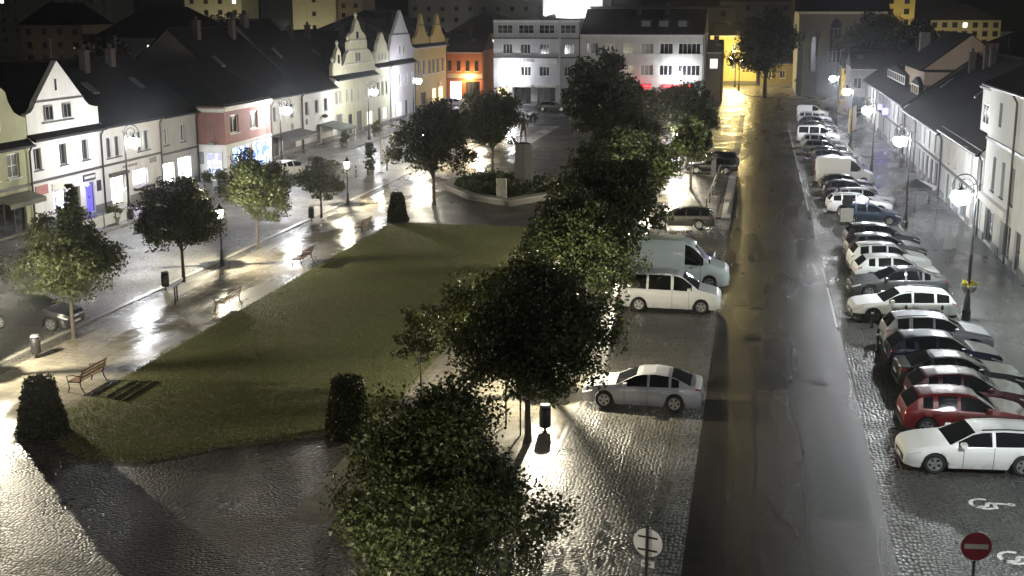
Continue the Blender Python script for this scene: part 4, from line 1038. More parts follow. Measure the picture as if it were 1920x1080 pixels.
for x, y, hh, r, sd, lb in ((-120, 270, 13.5, 6, 41, 'dark tree before the pale yellow tower block'), (-55, 255, 14.8, 6.5, 42, 'dark tree against the white floodlit hall, left one'), (-44, 262, 13.5, 5, 43, 'dark tree against the white floodlit hall, right one'), (28, 235, 13.5, 5, 44, 'dark tree before the tall yellow tower by the church'), (-92, 165, 11, 5, 45, 'black tree behind the long left roofs')):
    tree(lb, x, y, hh, r, 3, sd, 70, 60, .6, .25, mat=m_leaf2)
# clipped cones
def cone(label, x, y, hgt, r0, r1, seed):
    g = np.random.default_rng(seed)
    h = thing('topiary_cone', label, 'shrub', (x, y, 0), 0, 'clipped cones at the lawn corners')
    n = 9000
    z = g.uniform(.05, hgt, n); a = g.uniform(0, 6.283, n); f = z / hgt
    rad = (r0 + (r1 - r0) * f) * np.where(f > .93, np.sqrt(g.uniform(0, 1, n)), 1 - g.uniform(0, .1, n))
    rad *= 1 + .06 * np.sin(3 * a + seed) * np.sin(5 * z + seed) + .04 * np.sin(9 * a - 6 * z)
    C = np.stack([rad * np.cos(a), rad * np.sin(a), z], 1)
    V, F = leaves(C, 1, .085, g, np.full(n, .035))
    o = npmesh('crown', V, F, m_leaf2); o.parent = h
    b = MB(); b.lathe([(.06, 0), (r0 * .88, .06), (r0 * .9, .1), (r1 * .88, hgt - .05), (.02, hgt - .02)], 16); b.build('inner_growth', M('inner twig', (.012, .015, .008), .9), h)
cone('clipped cone hedge at the far left lawn corner', -23.3, 78.4, 1.95, .74, .36, 51)
cone('clipped cone hedge at the near left lawn corner, throwing a long shadow', -23.0, 35.3, 1.95, .86, .42, 52)
cone('clipped cone hedge behind the nearest big tree', -12.9, 37.2, 2.0, .82, .45, 53)
cone('clipped cone hedge at the far right lawn corner', -12.8, 78.5, 1.95, .74, .36, 54)

# ------------------------------------------------------------------ cars
m_tyre = M('tyre rubber', (.012, .012, .012), .7)
m_rim = M('alloy rim', (.45, .45, .46), .3, metal=.8)
m_rimd = M('dark alloy rim', (.09, .09, .09), .35, metal=.7)
m_cglass = M('car glass', (.008, .009, .010), .04, var=.2, spec=.9)
m_head = M('headlight glass', (.55, .57, .58), .12, spec=.8)
m_tail = M('tail light red', (.22, .012, .012), .15, spec=.7)
m_trimc = M('black car trim', (.014, .014, .015), .5)
m_plate = M('number plate', (.6, .6, .58), .4)
PAINT = {'white': paint('paint white', (.72, .73, .72)), 'silver': paint('paint silver', (.40, .405, .44), .35, .3), 'grey': paint('paint dark grey', (.07, .072, .075), .5, .3), 'black': paint('paint black', (.010, .010, .012), .0, .2),
         'navy': paint('paint navy', (.012, .018, .045), .3, .25), 'blue': paint('paint blue', (.014, .027, .052), .4, .28), 'red': paint('paint red', (.15, .010, .012), .1, .25), 'maroon': paint('paint maroon', (.06, .008, .010), .2, .25),
         'mint': paint('paint mint', (.62, .69, .67), 0, .32), 'bronze': paint('paint bronze grey', (.045, .044, .038), .5, .3)}
def terp(x, P):
    if x <= P[0][0]: return P[0][1]
    for (a, u), (b_, v) in zip(P, P[1:]):
        if x <= b_:
            t = (x - a) / (b_ - a); return u + (v - u) * t
    return P[-1][1]
# top profile from the nose; belt; windscreen; rear window; side glass range; pillars; wheel centres
TYPES = {
 'estate': dict(L=4.6, W=1.82, T=[(0, .62), (.04, .73), (.15, .82), (.7, .93), (1.2, .99), (1.35, 1.0), (2.0, 1.36), (2.3, 1.43), (2.9, 1.47), (3.7, 1.44), (4.15, 1.38), (4.25, 1.34), (4.52, 1.0), (4.57, .8), (4.6, .6)], B=[(0, .6), (.5, .78), (1.3, .93), (4.3, 1.0), (4.6, .9)], ws=(1.3, 2.1), rw=(4.22, 4.53), sg=(1.55, 4.2), pil=[(2.6, .05), (3.6, .06)], wh=(.88, 3.52), wr=.335, rails=1),
 'suv': dict(L=4.55, W=1.85, T=[(0, .7), (.04, .8), (.2, .92), (.7, 1.02), (1.1, 1.08), (1.25, 1.1), (1.85, 1.48), (2.1, 1.57), (2.7, 1.63), (3.5, 1.60), (4.05, 1.52), (4.15, 1.46), (4.45, 1.08), (4.52, .85), (4.55, .65)], B=[(0, .7), (.5, .9), (1.2, 1.02), (4.2, 1.1), (4.55, .95)], ws=(1.2, 1.95), rw=(4.1, 4.46), sg=(1.45, 4.0), pil=[(2.5, .05), (3.45, .08)], wh=(.86, 3.5), wr=.36, rails=1),
 'hatch': dict(L=4.15, W=1.78, T=[(0, .64), (.04, .75), (.15, .84), (.6, .93), (1.0, .985), (1.15, .99), (1.75, 1.36), (2.0, 1.43), (2.5, 1.47), (3.2, 1.43), (3.6, 1.36), (3.7, 1.3), (4.05, .97), (4.12, .8), (4.15, .6)], B=[(0, .6), (.5, .78), (1.1, .92), (3.7, 1.0), (4.15, .85)], ws=(1.1, 1.85), rw=(3.66, 4.06), sg=(1.35, 3.55), pil=[(2.4, .05), (3.15, .08)], wh=(.82, 3.38), wr=.325, rails=0),
 'sedan': dict(L=4.75, W=1.84, T=[(0, .62), (.04, .72), (.15, .81), (.7, .91), (1.2, .96), (1.4, .985), (2.1, 1.34), (2.4, 1.42), (2.9, 1.45), (3.4, 1.40), (3.8, 1.28), (4.3, 1.06), (4.65, 1.02), (4.72, .9), (4.75, .6)], B=[(0, .6), (.5, .77), (1.4, .92), (4.2, .99), (4.75, .95)], ws=(1.35, 2.2), rw=(3.55, 4.3), sg=(1.6, 3.85), pil=[(2.65, .05), (3.5, .05)], wh=(.9, 3.7), wr=.34, rails=0),
 'minivan': dict(L=4.95, W=1.95, T=[(0, .7), (.04, .85), (.2, 1.0), (.6, 1.1), (.95, 1.18), (1.1, 1.22), (1.85, 1.82), (2.1, 1.92), (2.6, 1.97), (4.4, 1.95), (4.78, 1.88), (4.86, 1.75), (4.92, 1.1), (4.95, .6)], B=[(0, .7), (.5, .95), (1.1, 1.12), (4.85, 1.18), (4.95, 1.1)], ws=(1.08, 1.9), rw=(4.79, 4.92), sg=(1.4, 4.7), pil=[(2.35, .07), (3.55, .06)], wh=(.93, 3.95), wr=.345, rails=0),
 'van': dict(L=5.6, W=2.0, T=[(0, .75), (.04, .95), (.2, 1.1), (.6, 1.22), (.85, 1.3), (1.0, 1.35), (1.75, 2.15), (1.95, 2.3), (2.4, 2.48), (5.2, 2.5), (5.5, 2.45), (5.56, 2.3), (5.59, 1.2), (5.6, .6)], B=[(0, .75), (.5, 1.05), (1.0, 1.25), (5.5, 1.3), (5.6, 1.2)], ws=(.98, 1.8), rw=(5.561, 5.562), sg=(1.3, 2.25), pil=[], wh=(.98, 4.3), wr=.36, rails=0),
 'smallvan': dict(L=4.5, W=1.82, T=[(0, .65), (.04, .8), (.2, .92), (.6, 1.02), (.95, 1.1), (1.1, 1.14), (1.7, 1.65), (1.95, 1.78), (2.4, 1.83), (4.0, 1.83), (4.35, 1.78), (4.44, 1.6), (4.48, 1.1), (4.5, .6)], B=[(0, .65), (.5, .9), (1.1, 1.05), (4.4, 1.1), (4.5, 1.0)], ws=(1.08, 1.75), rw=(4.36, 4.46), sg=(1.35, 2.3), pil=[], wh=(.88, 3.6), wr=.335, rails=0),
}
WHEEL = {}
def wheel_meshes(r, dark):
    key = (r, dark)
    if key in WHEEL: return WHEEL[key]
    b = MB(); n = 22
    prof = [(r * .64, -.095), (r * .9, -.105), (r, -.075), (r, .075), (r * .9, .105), (r * .64, .095)]
    b.loft([[(rr * math.cos(2 * math.pi * j / n), yy, rr * math.sin(2 * math.pi * j / n)) for j in range(n)] for rr, yy in prof], False, False)
    b.loft([[(rr * math.cos(2 * math.pi * j / n), yy, rr * math.sin(2 * math.pi * j / n)) for j in range(n)] for rr, yy in ((r * .64, -.02), (.01, -.02))], False, False)
    ty = b.build('tyre', m_tyre, None, 45)
    b = MB()
    b.loft([[(rr * math.cos(2 * math.pi * j / n), yy, rr * math.sin(2 * math.pi * j / n)) for j in range(n)] for rr, yy in ((r * .66, .085), (r * .66, .1), (r * .56, .098), (r * .55, .05))], False, False)
    for k in range(5):
        a = 2 * math.pi * k / 5; c, s_ = math.cos(a), math.sin(a)
        def q(rad, off, yy): return (rad * c - off * s_, yy, rad * s_ + off * c)
        w0, w1 = r * .1, r * .17
        ring = lambda yy: [q(r * .1, -w0, yy + .0), q(r * .58, -w1, yy), q(r * .58, w1, yy), q(r * .1, w0, yy)]
        b.loft([ring(.04), ring(.085)])
    b.loft([[(rr * math.cos(2 * math.pi * j / 10), yy, rr * math.sin(2 * math.pi * j / 10)) for j in range(10)] for rr, yy in ((r * .17, .05), (r * .15, .094), (.01, .096))], False, False)
    rm = b.build('rim', m_rimd if dark else m_rim, None, 40)
    m1, m2 = ty.data, rm.data
    bpy.data.objects.remove(ty); bpy.data.objects.remove(rm)
    WHEEL[key] = (m1, m2)
    return m1, m2
def car(kind, colour, label, x, y, rot, group, cat='car', detail=True, name='parked_car', sx=.96, darkrim=False, clad=False, z=0.01):
    t = TYPES[kind]; Ln, Wd = t['L'], t['W'] / 2
    h = thing(name, label, cat, (x, y, z), R(rot), group)
    vr = random.Random(int(abs(y) * 100)); h.scale = (sx * vr.uniform(.985, 1.02), sx * vr.uniform(.98, 1.02), sx * vr.uniform(.97, 1.05))
    step = .09 if detail else .16
    xs = sorted(set([round(v, 3) for v in np.arange(0, Ln + .001, step)] + [p[0] for p in t['T']] + list(t['ws']) + list(t['rw']) + list(t['sg']) + [q for p, w_ in t['pil'] for q in (p - w_, p + w_)] + [c + s_ * t['wr'] * k_ for c in t['wh'] for s_ in (-1, 1) for k_ in (1.12, 1.1, .95)] + [Ln, .02]))
    xs = [v for i, v in enumerate(xs) if i == 0 or v - xs[i - 1] > .008]
    roofmax = max(p[1] for p in t['T']); gmax = roofmax - 1.0
    ra = t['wr'] * 1.13
    van = kind in ('van', 'minivan', 'smallvan')
    rings = []
    for xx in xs:
        T = terp(xx, t['T']); B = min(terp(xx, t['B']), T - .03)
        wv = Wd * (1 - .2 * max(0, 1 - xx / .5) ** 2.2 - .12 * max(0, 1 - (Ln - xx) / .4) ** 2.2)
        zb = .2 + .06 * max(0, 1 - xx / .3) + .1 * max(0, 1 - (Ln - xx) / .4)
        for c in t['wh']:
            dd = ra * ra - (xx - c) ** 2
            if dd > 0: zb = max(zb, t['wr'] + math.sqrt(dd))
        g_ = max(0, T - B); gl = min(1, g_ / max(.2, roofmax - B))
        tum = (.13 if van else .22) * gl
        z2 = max(zb + .015, min(.42, B - .1)); z3 = max(z2 + .01, .5 * (.42 + B)); z4 = max(z3 + .01, B - .05)
        y6 = wv * .955; y7 = wv * (.955 - tum); cr = .03 + .02 * gl
        half = [(0, zb), (wv * .92, zb), (wv * .975, z2), (wv, z3), (wv * .99, z4), (y6, B), (y6 * .55 + y7 * .45, B + .45 * g_ * .9), (y7, B + .88 * g_), (y7 * .93, T - cr * .5), (y7 * .5, T - .006), (0, T)]
        full = half + [(-a_, b_) for a_, b_ in reversed(half[1:-1])]
        rings.append([(Ln / 2 - xx, a_, b_) for a_, b_ in full])
    K = len(rings[0])
    parts = {k_: MB() for k_ in ('body', 'windscreen', 'rear_window', 'side_window', 'headlight', 'tail_light', 'cladding')}
    sides = {('side_window', 1): MB(), ('side_window', -1): MB(), ('headlight', 1): MB(), ('headlight', -1): MB(), ('tail_light', 1): MB(), ('tail_light', -1): MB()}
    # share vertices inside every part
    used = {}
    def put(mb, i, j):
        d = used.setdefault(id(mb), {})
        key = (i, j % K)
        if key not in d: d[key] = len(mb.v); mb.v.append(rings[i][j % K])
        return d[key]
    for i in range(len(xs) - 1):
        xm = (xs[i] + xs[i + 1]) / 2
        for j in range(K):
            s = 1 if j < K // 2 else -1
            jj = j if j < K // 2 else K - 1 - j     # segment index 0..9
            mb = parts['body']
            inp = any(abs(xm - p) < w_ for p, w_ in t['pil'])
            if t['ws'][0] < xm < t['ws'][1] - .04 and jj >= 8: mb = parts['windscreen']
            elif t['rw'][0] < xm < t['rw'][1] - .03 and jj >= 8: mb = parts['rear_window']
            elif t['sg'][0] < xm < t['sg'][1] and jj in (5, 6) and not inp: mb = sides[('side_window', s)]
            elif .05 < xm < .45 and jj == 4: mb = sides[('headlight', s)]
            elif Ln - (.12 if van else .24) < xm < Ln - .02 and jj in ((2, 3, 4) if van else (4,)): mb = sides[('tail_light', s)]
            elif clad and jj in (0, 1) : mb = parts['cladding']
            mb.f.append((put(mb, i, j + 1), put(mb, i, j), put(mb, i + 1, j), put(mb, i + 1, j + 1))); mb.m.append(0)
    bd = parts['body']
    bd.f.append(tuple(put(bd, 0, j) for j in range(K))); bd.m.append(0)
    e = len(xs) - 1
    bd.f.append(tuple(put(bd, e, j) for j in reversed(range(K)))); bd.m.append(0)
    if True:
        parts['body'].build('body', PAINT[colour], h, 38)
    for k_, mt in (('windscreen', m_cglass), ('rear_window', m_cglass), ('cladding', m_trimc)):
        if parts[k_].f: parts[k_].build(k_, mt, h, 40)
    for (k_, s), mb in sides.items():
        if mb.f: mb.build(k_, {'side_window': m_cglass, 'headlight': m_head, 'tail_light': m_tail}[k_], h, 40)
    nose = Ln / 2
    zt = terp(0, t['T'])
    b = MB(); b.bevbox(nose - .02, -Wd * .55, .32, nose + .022, Wd * .55, zt - .12, .015); b.build('grille', m_trimc, h)
    b = MB(); b.box(nose + .024, -.26, .36, nose + .034, .26, .46); b.build('number_plate', m_plate, h)
    b = MB(); b.box(-nose - .03, -.26, .62, -nose - .004, .26, .73); b.build('number_plate', m_plate, h)
    b = MB(); b.bevbox(-nose - .025, -Wd * .75, .3, -nose + .02, Wd * .75, .5, .02); b.build('bumper', m_trimc, h)
    m1, m2 = wheel_meshes(t['wr'], darkrim)
    for c in t['wh']:
        for s in (1, -1):
            wo = bpy.data.objects.new('wheel', m1); COL.objects.link(wo); wo.parent = h; wo.location = (nose - c, s * (Wd * .93 - .08), t['wr']); wo.rotation_euler = (0, c, 0 if s > 0 else math.pi)
            rm = bpy.data.objects.new('rim', m2); COL.objects.link(rm); rm.parent = wo
    zb = terp(t['sg'][0], t['B'])
    for s in (1, -1):
        b = MB(); xx = nose - t['sg'][0] - .12; yy = s * (Wd * .955)
        b.loft([[(xx + a_ * .09, yy + s * o_, zb + .09 + c_ * .075) for a_, c_ in ((-1, -.7), (.7, -1), (1, 0), (.6, .9), (-1, .9))] for o_ in ((-.02), (.1), (.2))]); b.build('mirror', PAINT[colour] if colour != 'mint' else m_trimc, h, 30)
        if detail:
            b = MB()
            for p_ in ([t['pil'][0][0] + .0, t['pil'][1][0] - .0] if len(t['pil']) > 1 else [t['sg'][1] - .2]):
                b.bevbox(nose - p_ - .0, s * Wd * .985 - .012, zb - .16, nose - p_ + .2, s * Wd * .985 + .022, zb - .12, .008)
            b.build('door_handle', PAINT[colour] if colour in ('white', 'silver') else m_trimc, h)
    if detail:
        for xx in [t['sg'][0] + .12] + [p_ for p_, w_ in t['pil']] + [t['sg'][1] - (.35 if not van else .1)]:
            i = min(range(len(xs)), key=lambda q_: abs(xs[q_] - xx))
            if any(abs(xs[i] - c) < ra + .05 for c in t['wh']): continue
            for sgn in (1, -1):
                b = MB(); b.tube([(rings[i][j][0], sgn * (rings[i][j][1] + .001), rings[i][j][2]) for j in range(1, 6)], .009, 4); b.build('panel_gap', m_trimc, h)
    if t['rails']:
        for s in (1, -1):
            b = MB(); P_ = [(nose - xx, s * Wd * (.955 - .25), terp(xx, t['T']) + .03) for xx in np.linspace(t['ws'][1] + .15, t['rw'][0] - .1, 6)]
            b.tube(P_, .018, 5); b.build('roof_rail', m_zinc if colour in ('white', 'silver') else m_trimc, h)
    return h
CR = 'cars parked in the right hand bays'; CL = 'cars parked left of the road'
car('estate', 'white', 'white estate car closest to the camera in the right bays', 7.15, 38.15, 186, CR, sx=.98)
car('hatch', 'red', 'bright red hatchback right behind the nearest white estate', 7.3, 41.6, 3, CR, sx=1)
car('hatch', 'maroon', 'second red hatchback, between the bright red one and the black car', 7.75, 43.95, 3, CR, sx=1)
car('sedan', 'black', 'black saloon beyond the two red hatchbacks', 7.85, 46.5, 3, CR)
car('hatch', 'navy', 'dark navy hatchback between a black saloon and a silver crossover', 7.6, 49.0, 3, CR, sx=1.02)
car('suv', 'silver', 'silver crossover with pale bonnet near the bollards', 7.75, 52.0, 3, CR, sx=.95)
car('estate', 'white', 'white estate with black lower cladding beyond the bollards', 6.95, 57.2, 186, CR, sx=1.0, clad=True, darkrim=True)
car('sedan', 'grey', 'dark grey saloon nose to the road behind the clad white estate', 7.2, 61.9, 186, CR, sx=.98)
car('hatch', 'white', 'white hatchback sandwiched behind the dark grey saloon', 7.5, 65.2, 4, CR, sx=1.02)
car('suv', 'white', 'white crossover beyond the sandwiched white hatchback', 7.4, 67.9, 4, CR, sx=.95)
car('hatch', 'grey', 'dark grey hatchback behind the two white cars', 7.5, 71.2, 4, CR, sx=1.04)
car('suv', 'black', 'black crossover last before the gap with the round sign', 7.6, 74.4, 4, CR, sx=.95)
car('hatch', 'blue', 'dark blue hatchback just beyond the back of the round sign', 7.7, 83.7, 6, CR, sx=.93)
car('estate', 'white', 'white estate directly behind the blue hatchback', 7.35, 88.2, 4, CR, sx=.95)
car('estate', 'silver', 'silver estate with its roof over the white one, farther right', 8.0, 91.0, 3, CR, sx=.95)
car('hatch', 'black', 'black hatchback beyond the silver estate', 7.2, 94.7, 2, CR)
car('hatch', 'black', 'black hatchback directly in front of the large white van', 7.1, 98.6, 0, CR)
car('van', 'white', 'large white panel van amid the dark cars of the right bays', 7.35, 103.4, -4, CR, 'van', sx=.83, name='parked_van')
car('sedan', 'navy', 'navy saloon next beyond the large white panel van', 7.3, 108.4, -3, CR, sx=.93)
car('hatch', 'black', 'black hatchback second beyond the large white panel van', 7.2, 111.8, -3, CR, sx=.95)
car('suv', 'navy', 'navy crossover third beyond the large white panel van', 7.2, 115.4, -3, CR, sx=.92)
car('sedan', 'black', 'black saloon fourth beyond the large white panel van', 7.1, 120.0, -3, CR, sx=.92, detail=False)
car('estate', 'grey', 'grey estate two places before the white minivan', 6.9, 125.2, -4, CR, sx=.92, detail=False)
car('suv', 'silver', 'silver roofed car just before the white minivan', 6.7, 130.2, -4, CR, sx=.9, detail=False)
car('minivan', 'white', 'white passenger minivan far along the right bays', 6.75, 136.0, -5, CR, 'van', sx=.93, name='parked_van', detail=False)
car('hatch', 'black', 'small black car next beyond the far white minivan', 7.0, 142.0, -4, CR, detail=False)
car('sedan', 'grey', 'grey saloon second beyond the far white minivan', 7.0, 147.5, -4, CR, sx=.93, detail=False)
car('hatch', 'navy', 'navy hatchback third beyond the far white minivan', 7.2, 153, -4, CR, detail=False)
car('estate', 'silver', 'silver estate right before the farthest white van', 7.3, 159.5, -4, CR, sx=.93, detail=False)
car('smallvan', 'white', 'farthest white van at the church end of the bays', 7.4, 167.5, -5, CR, 'van', sx=.92, name='parked_van', detail=False)
car('sedan', 'silver', 'silver saloon casting a long shadow on the near cobbles', -3.55, 42.35, 180, CL, sx=.9)
car('minivan', 'white', 'white passenger minivan facing the road under the trees', -3.6, 57.2, 0, CL, 'van', sx=.96, name='parked_van')
car('van', 'mint', 'mint green panel van with a tall roof', -3.75, 62.4, 0, CL, 'van', sx=.98, name='parked_van')
car('hatch', 'black', 'black car mostly hidden behind the mint van', -3.8, 67.0, 0, CL)
car('estate', 'bronze', 'dark bronze estate by the pale kerbed island', -4.4, 80.0, 180, CL, sx=.9)
car('sedan', 'black', 'black car beyond the kerbed island, near one', -3.5, 108.1, 180, CL, sx=.9)
car('suv', 'black', 'black car beyond the kerbed island, far one', -3.3, 112.0, 180, CL, sx=.9)
LG = 'cars on the left side of the square'
car('hatch', 'white', 'white hatchback seen from behind near the red house', -38.9, 99.2, 62, LG, sx=.95)
car('hatch', 'black', 'black car beside the white hatchback near the red house', -36.0, 100.6, 62, LG)
car('estate', 'black', 'black estate under the tree at the left edge', -31.4, 48.2, 0, LG, sx=.95)
car('sedan', 'grey', 'dark saloon waiting in front of the hotel', -28.2, 172.5, 0, LG, sx=.95, detail=False)
car('hatch', 'white', 'pale car in front of the orange house', -43.4, 176, 30, LG, detail=False)
car('estate', 'bronze', 'brownish car next to the pale one by the orange house', -41.2, 181.5, 30, LG, detail=False)

# ------------------------------------------------------------------ street furniture
m_wood = M('bench slat', (.16, .10, .06), .45, var=.3, vscale=8)
def make_bench(label, x, y, rz):
    h = thing('park_bench', label, 'bench', (x, y, .01), rz, 'slatted benches along the left path')
    b = MB()
    for i in range(4): b.bevbox(-.9, -.28 + i * .13, .42, .9, -.18 + i * .13, .455, .01)
    b.build('seat', m_wood, h)
    b = MB()
    for i in range(3):
        z = .55 + i * .13; yy = .26 + i * .035
        b.loft([[(sx, yy, z), (sx, yy + .03, z + .01), (sx, yy + .05, z + .1), (sx, yy + .02, z + .09)] for sx in (-.9, .9)])
    b.build('backrest', m_wood, h)
    for s in (-.82, .82):
        b = MB(); b.tube([(s, -.3, 0), (s, -.24, .2), (s, -.28, .4), (s, .22, .4), (s, .36, .9)], .025, 6); b.tube([(s, .2, .4), (s, .24, .2), (s, .36, 0)], .025, 6); b.tube([(s, -.28, .4), (s, -.34, .62), (s, -.1, .66), (s, .27, .62)], .02, 6)
        b.build('leg_frame', m_black, h)
for lb, x, y in (('slatted bench nearest the camera on the lawn edge', -24.3, 40.4), ('slatted bench in the dark stretch of path, seen from behind', -24.3, 53.2), ('slatted bench midway along the lawn edge', -24.5, 63.7), ('slatted bench near the far left clipped cone', -24.4, 74.2)):
    make_bench(lb, x, y, R(-90))
def bin_(label, x, y, r=.2, h_=.62):
    h = thing('litter_bin', label, 'litter bin', (x, y, .01), 0, 'dark litter bins')
    b = MB(); b.lathe([(r * .9, .18), (r, .22), (r, .18 + h_), (r * .92, .2 + h_), (r * .88, .16 + h_), (r * .8, .3)], 14); b.build('bin_body', m_trimc, h, 40)
    b = MB(); b.lathe([(.13, 0), (.04, .03), (.035, .181)], 10); b.build('foot', m_black, h)
    b = MB(); b.lathe([(r * 1.02, .2 + h_ + .06), (r * .8, .2 + h_ + .14), (.02, .2 + h_ + .17)], 14)
    for k in range(3):
        a = k * 2.094; b.tube([(r * .9 * math.cos(a), r * .9 * math.sin(a), .2 + h_ - .02), (r * .9 * math.cos(a), r * .9 * math.sin(a), .2 + h_ + .08)], .012, 4)
    b.build('hood', m_gf, h, 40)
for lb, x, y in (('litter bin beside the near left path tree and bench', -29.0, 56.2), ('litter bin under the trees beside two thin poles', -6.5, 38.7), ('litter bin by the small wide left tree', -29.1, 77.6), ('litter bin on the left pavement beside the arched sign', -40.9, 75.0), ('litter bin at the far left frame edge', -28.4, 43.6)):
    bin_(lb, x, y)
def bollard(label, x, y, g='black bollards beside the right bays', hh=.95):
    h = thing('bollard', label, 'bollard', (x, y, .008), 0, g)
    b = MB(); b.lathe([(.09, 0), (.085, .06), (.06, .09), (.055, hh - .15), (.07, hh - .13), (.07, hh - .08), (.045, hh - .05), (.02, hh)], 10); b.build('post', m_black, h, 40)
    b = MB(); b.lathe([(.062, hh - .3), (.062, hh - .22)], 10); b.build('reflector_band', m_wf, h)
bollard('black bollard on the cobbles nearest the camera', 5.4, 51.4); bollard('bollard in front of the clad white estate, by its front wheel', 5.5, 55.2)
bollard('bollard in front of the clad white estate, by its front door', 7.0, 55.9); bollard('bollard in front of the clad white estate, by its rear wheel', 8.6, 56.2)
LBG = 'dark bollards at the left crossing'
for lb, x, y in (('dark bollard left of the columnar shrub', -33.1, 99.3), ('dark bollard closest to the columnar shrub', -32.6, 101.0), ('dark bollard right of the white banner', -31.9, 104.4), ('dark bollard left of the red house corner', -40.9, 91.4), ('dark bollard under the red house side wall', -40.8, 94.0)):
    bollard(lb, x, y, LBG, 1.0)
# two thin poles with small plates beside the tree
for lb, x, y, hh in (('thin grey pole nearer the tree trunk', -7.25, 38.2, 3.0), ('thin grey pole farther left of the tree trunk', -7.9, 39.0, 2.6)):
    h = thing('sign_pole', lb, 'sign pole', (x, y, 0), 0); b = MB(); b.tube([(0, 0, 0), (0, 0, hh)], .03, 8); b.build('pole', m_zinc, h)
    b = MB(); b.bevbox(-.2, -.04, hh - .5, .2, -.032, hh - .05, .02); b.build('plate', m_gf, h)
# signs
m_sw = M('sign white', (.62, .62, .60), .4, var=.08); m_sr = M('sign red', (.15, .012, .018), .4, var=.1)
def disc(b, r, y0, y1, z, m=0, n=32, x=0): b.prism([(x + r * math.cos(2 * math.pi * j / n), z + r * math.sin(2 * math.pi * j / n)) for j in range(n)], y0, y1, m)
h = thing('road_sign', 'round road sign seen from its grey back on a thin pole', 'road sign', (-1.9, 24.9, 0), R(-14))
b = MB(); b.tube([(0, -.07, 0), (0, -.07, 2.95)], .032, 10); b.build('pole', m_zinc, h)
b = MB(); disc(b, .33, 0, .02, 2.55); b.build('sign_back', M('sign back grey', (.55, .56, .57), .4), h)
b = MB()
for z in (2.38, 2.68): b.box(-.22, -.025, z - .018, .22, -.002, z + .018)
b.build('bracket', m_black, h)
b = MB(); b.bevbox(-.14, -.02, 1.98, .17, 0, 2.14, .02); o = b.build('small_plate', M('sign back grey', (.55, .56, .57), .4), h)
b = MB(); b.box(-.1, -.026, 2.05, .1, -.021, 2.07); b.build('bracket', m_black, o)
h = thing('road_sign', 'red no entry sign with a white bar in the lower right corner', 'road sign', (5.1, 26.2, 0), R(6))
b = MB(); b.tube([(0, .06, 0), (0, .06, 2.85)], .032, 10); b.build('pole', m_zinc, h)
b = MB(); disc(b, .34, 0, .02, 2.5); b.build('rim', M('sign bar', (.33, .33, .32), .4), h)
b = MB(); disc(b, .325, -.006, -.001, 2.5); b.build('red_face', m_sr, h)
b = MB(); b.box(-.25, -.012, 2.445, .25, -.0075, 2.555); b.build('white_bar', M('sign bar', (.33, .33, .32), .4, var=.08), h)
h = thing('road_sign', 'small round sign with a plate below seen before the blue hatchback', 'road sign', (5.95, 79.6, 0), R(10))
b = MB(); b.tube([(0, .05, 0), (0, .05, 2.45)], .035, 8); b.build('pole', m_zinc, h)
b = MB(); disc(b, .34, 0, .02, 2.05); b.build('disc', m_trimc, h); b = MB(); b.bevbox(-.38, 0, .75, .42, .02, 1.62, .02); b.build('plate', M('sign back grey', (.55, .56, .57), .4), h)
# info lectern on the left path
h = thing('info_board', 'slanted pale information board beside the left path', 'info board', (-27.2, 53.7, .01), R(-70))
b = MB()
for u in (-.45, .45): b.tube([(u, 0, 0), (u, 0, .85)], .04, 6)
b.build('leg', m_black, h)
b = MB(); b.loft([[(u, -.32, .72), (u, .32, 1.05), (u, .3, 1.1), (u, -.34, .77)] for u in (-.65, .65)]); b.build('panel', M('pale panel', (.42, .42, .40), .35), h)
# monument
m_bronze = M('bronze dark', (.03, .028, .024), .45, metal=.6); m_gran = M('granite', (.032, .031, .028), .7, var=.4, vscale=5, bmp=.6, bscale=6)
MX, MY = -17.8, 95.0
h = thing('monument', 'dark bronze statue of a standing man on a tall rough stone plinth', 'monument', (MX, MY, 0), R(8))
b = MB(); b.lathe([(1.3, 0), (1.25, .35), (1.0, .4)], 6); b.build('base', m_gran, h)
b = MB(); rr = random.Random(4)
b.loft([[(rad * math.cos(2 * math.pi * j / 9) * rr.uniform(.88, 1.08), rad * .9 * math.sin(2 * math.pi * j / 9) * rr.uniform(.88, 1.08), z) for j in range(9)] for rad, z in ((.8, .38), (.76, 1.2), (.7, 2.2), (.66, 3.1), (.62, 3.65), (.4, 3.72))]); b.build('plinth', m_gran, h, 30)
me = bpy.data.meshes.new('statue')
vs = [(0, 0, 4.82), (0, 0, 5.1), (0, -.02, 5.42), (0, -.02, 5.6), (0, -.04, 5.78), (0, -.05, 5.95), (.13, 0, 4.75), (.17, -.03, 4.3), (.2, .02, 3.84), (.2, -.12, 3.75), (-.13, 0, 4.75), (-.2, -.12, 4.32), (-.22, -.05, 3.84), (-.22, -.19, 3.75),
      (.22, -.02, 5.4), (.33, .0, 5.1), (.26, -.16, 4.86), (-.22, -.02, 5.4), (-.36, -.04, 5.12), (-.34, -.2, 4.86)]
es = [(0, 1), (1, 2), (2, 3), (3, 4), (4, 5), (0, 6), (6, 7), (7, 8), (8, 9), (0, 10), (10, 11), (11, 12), (12, 13), (2, 14), (14, 15), (15, 16), (2, 17), (17, 18), (18, 19)]
me.from_pydata(vs, es, []); me.materials.append(m_bronze)
o = bpy.data.objects.new('statue', me); COL.objects.link(o); o.parent = h
o.modifiers.new('skin', 'SKIN'); o.modifiers.new('sub', 'SUBSURF').levels = 2
o.modifiers['sub'].render_levels = 2
rad = [.17, .19, .22, .08, .12, .1, .13, .1, .075, .06, .13, .1, .075, .06, .1, .075, .055, .1, .075, .055]
for v, r_ in zip(me.skin_vertices[0].data, rad): v.radius = (r_, r_ * .85)
me.skin_vertices[0].data[0].use_root = True
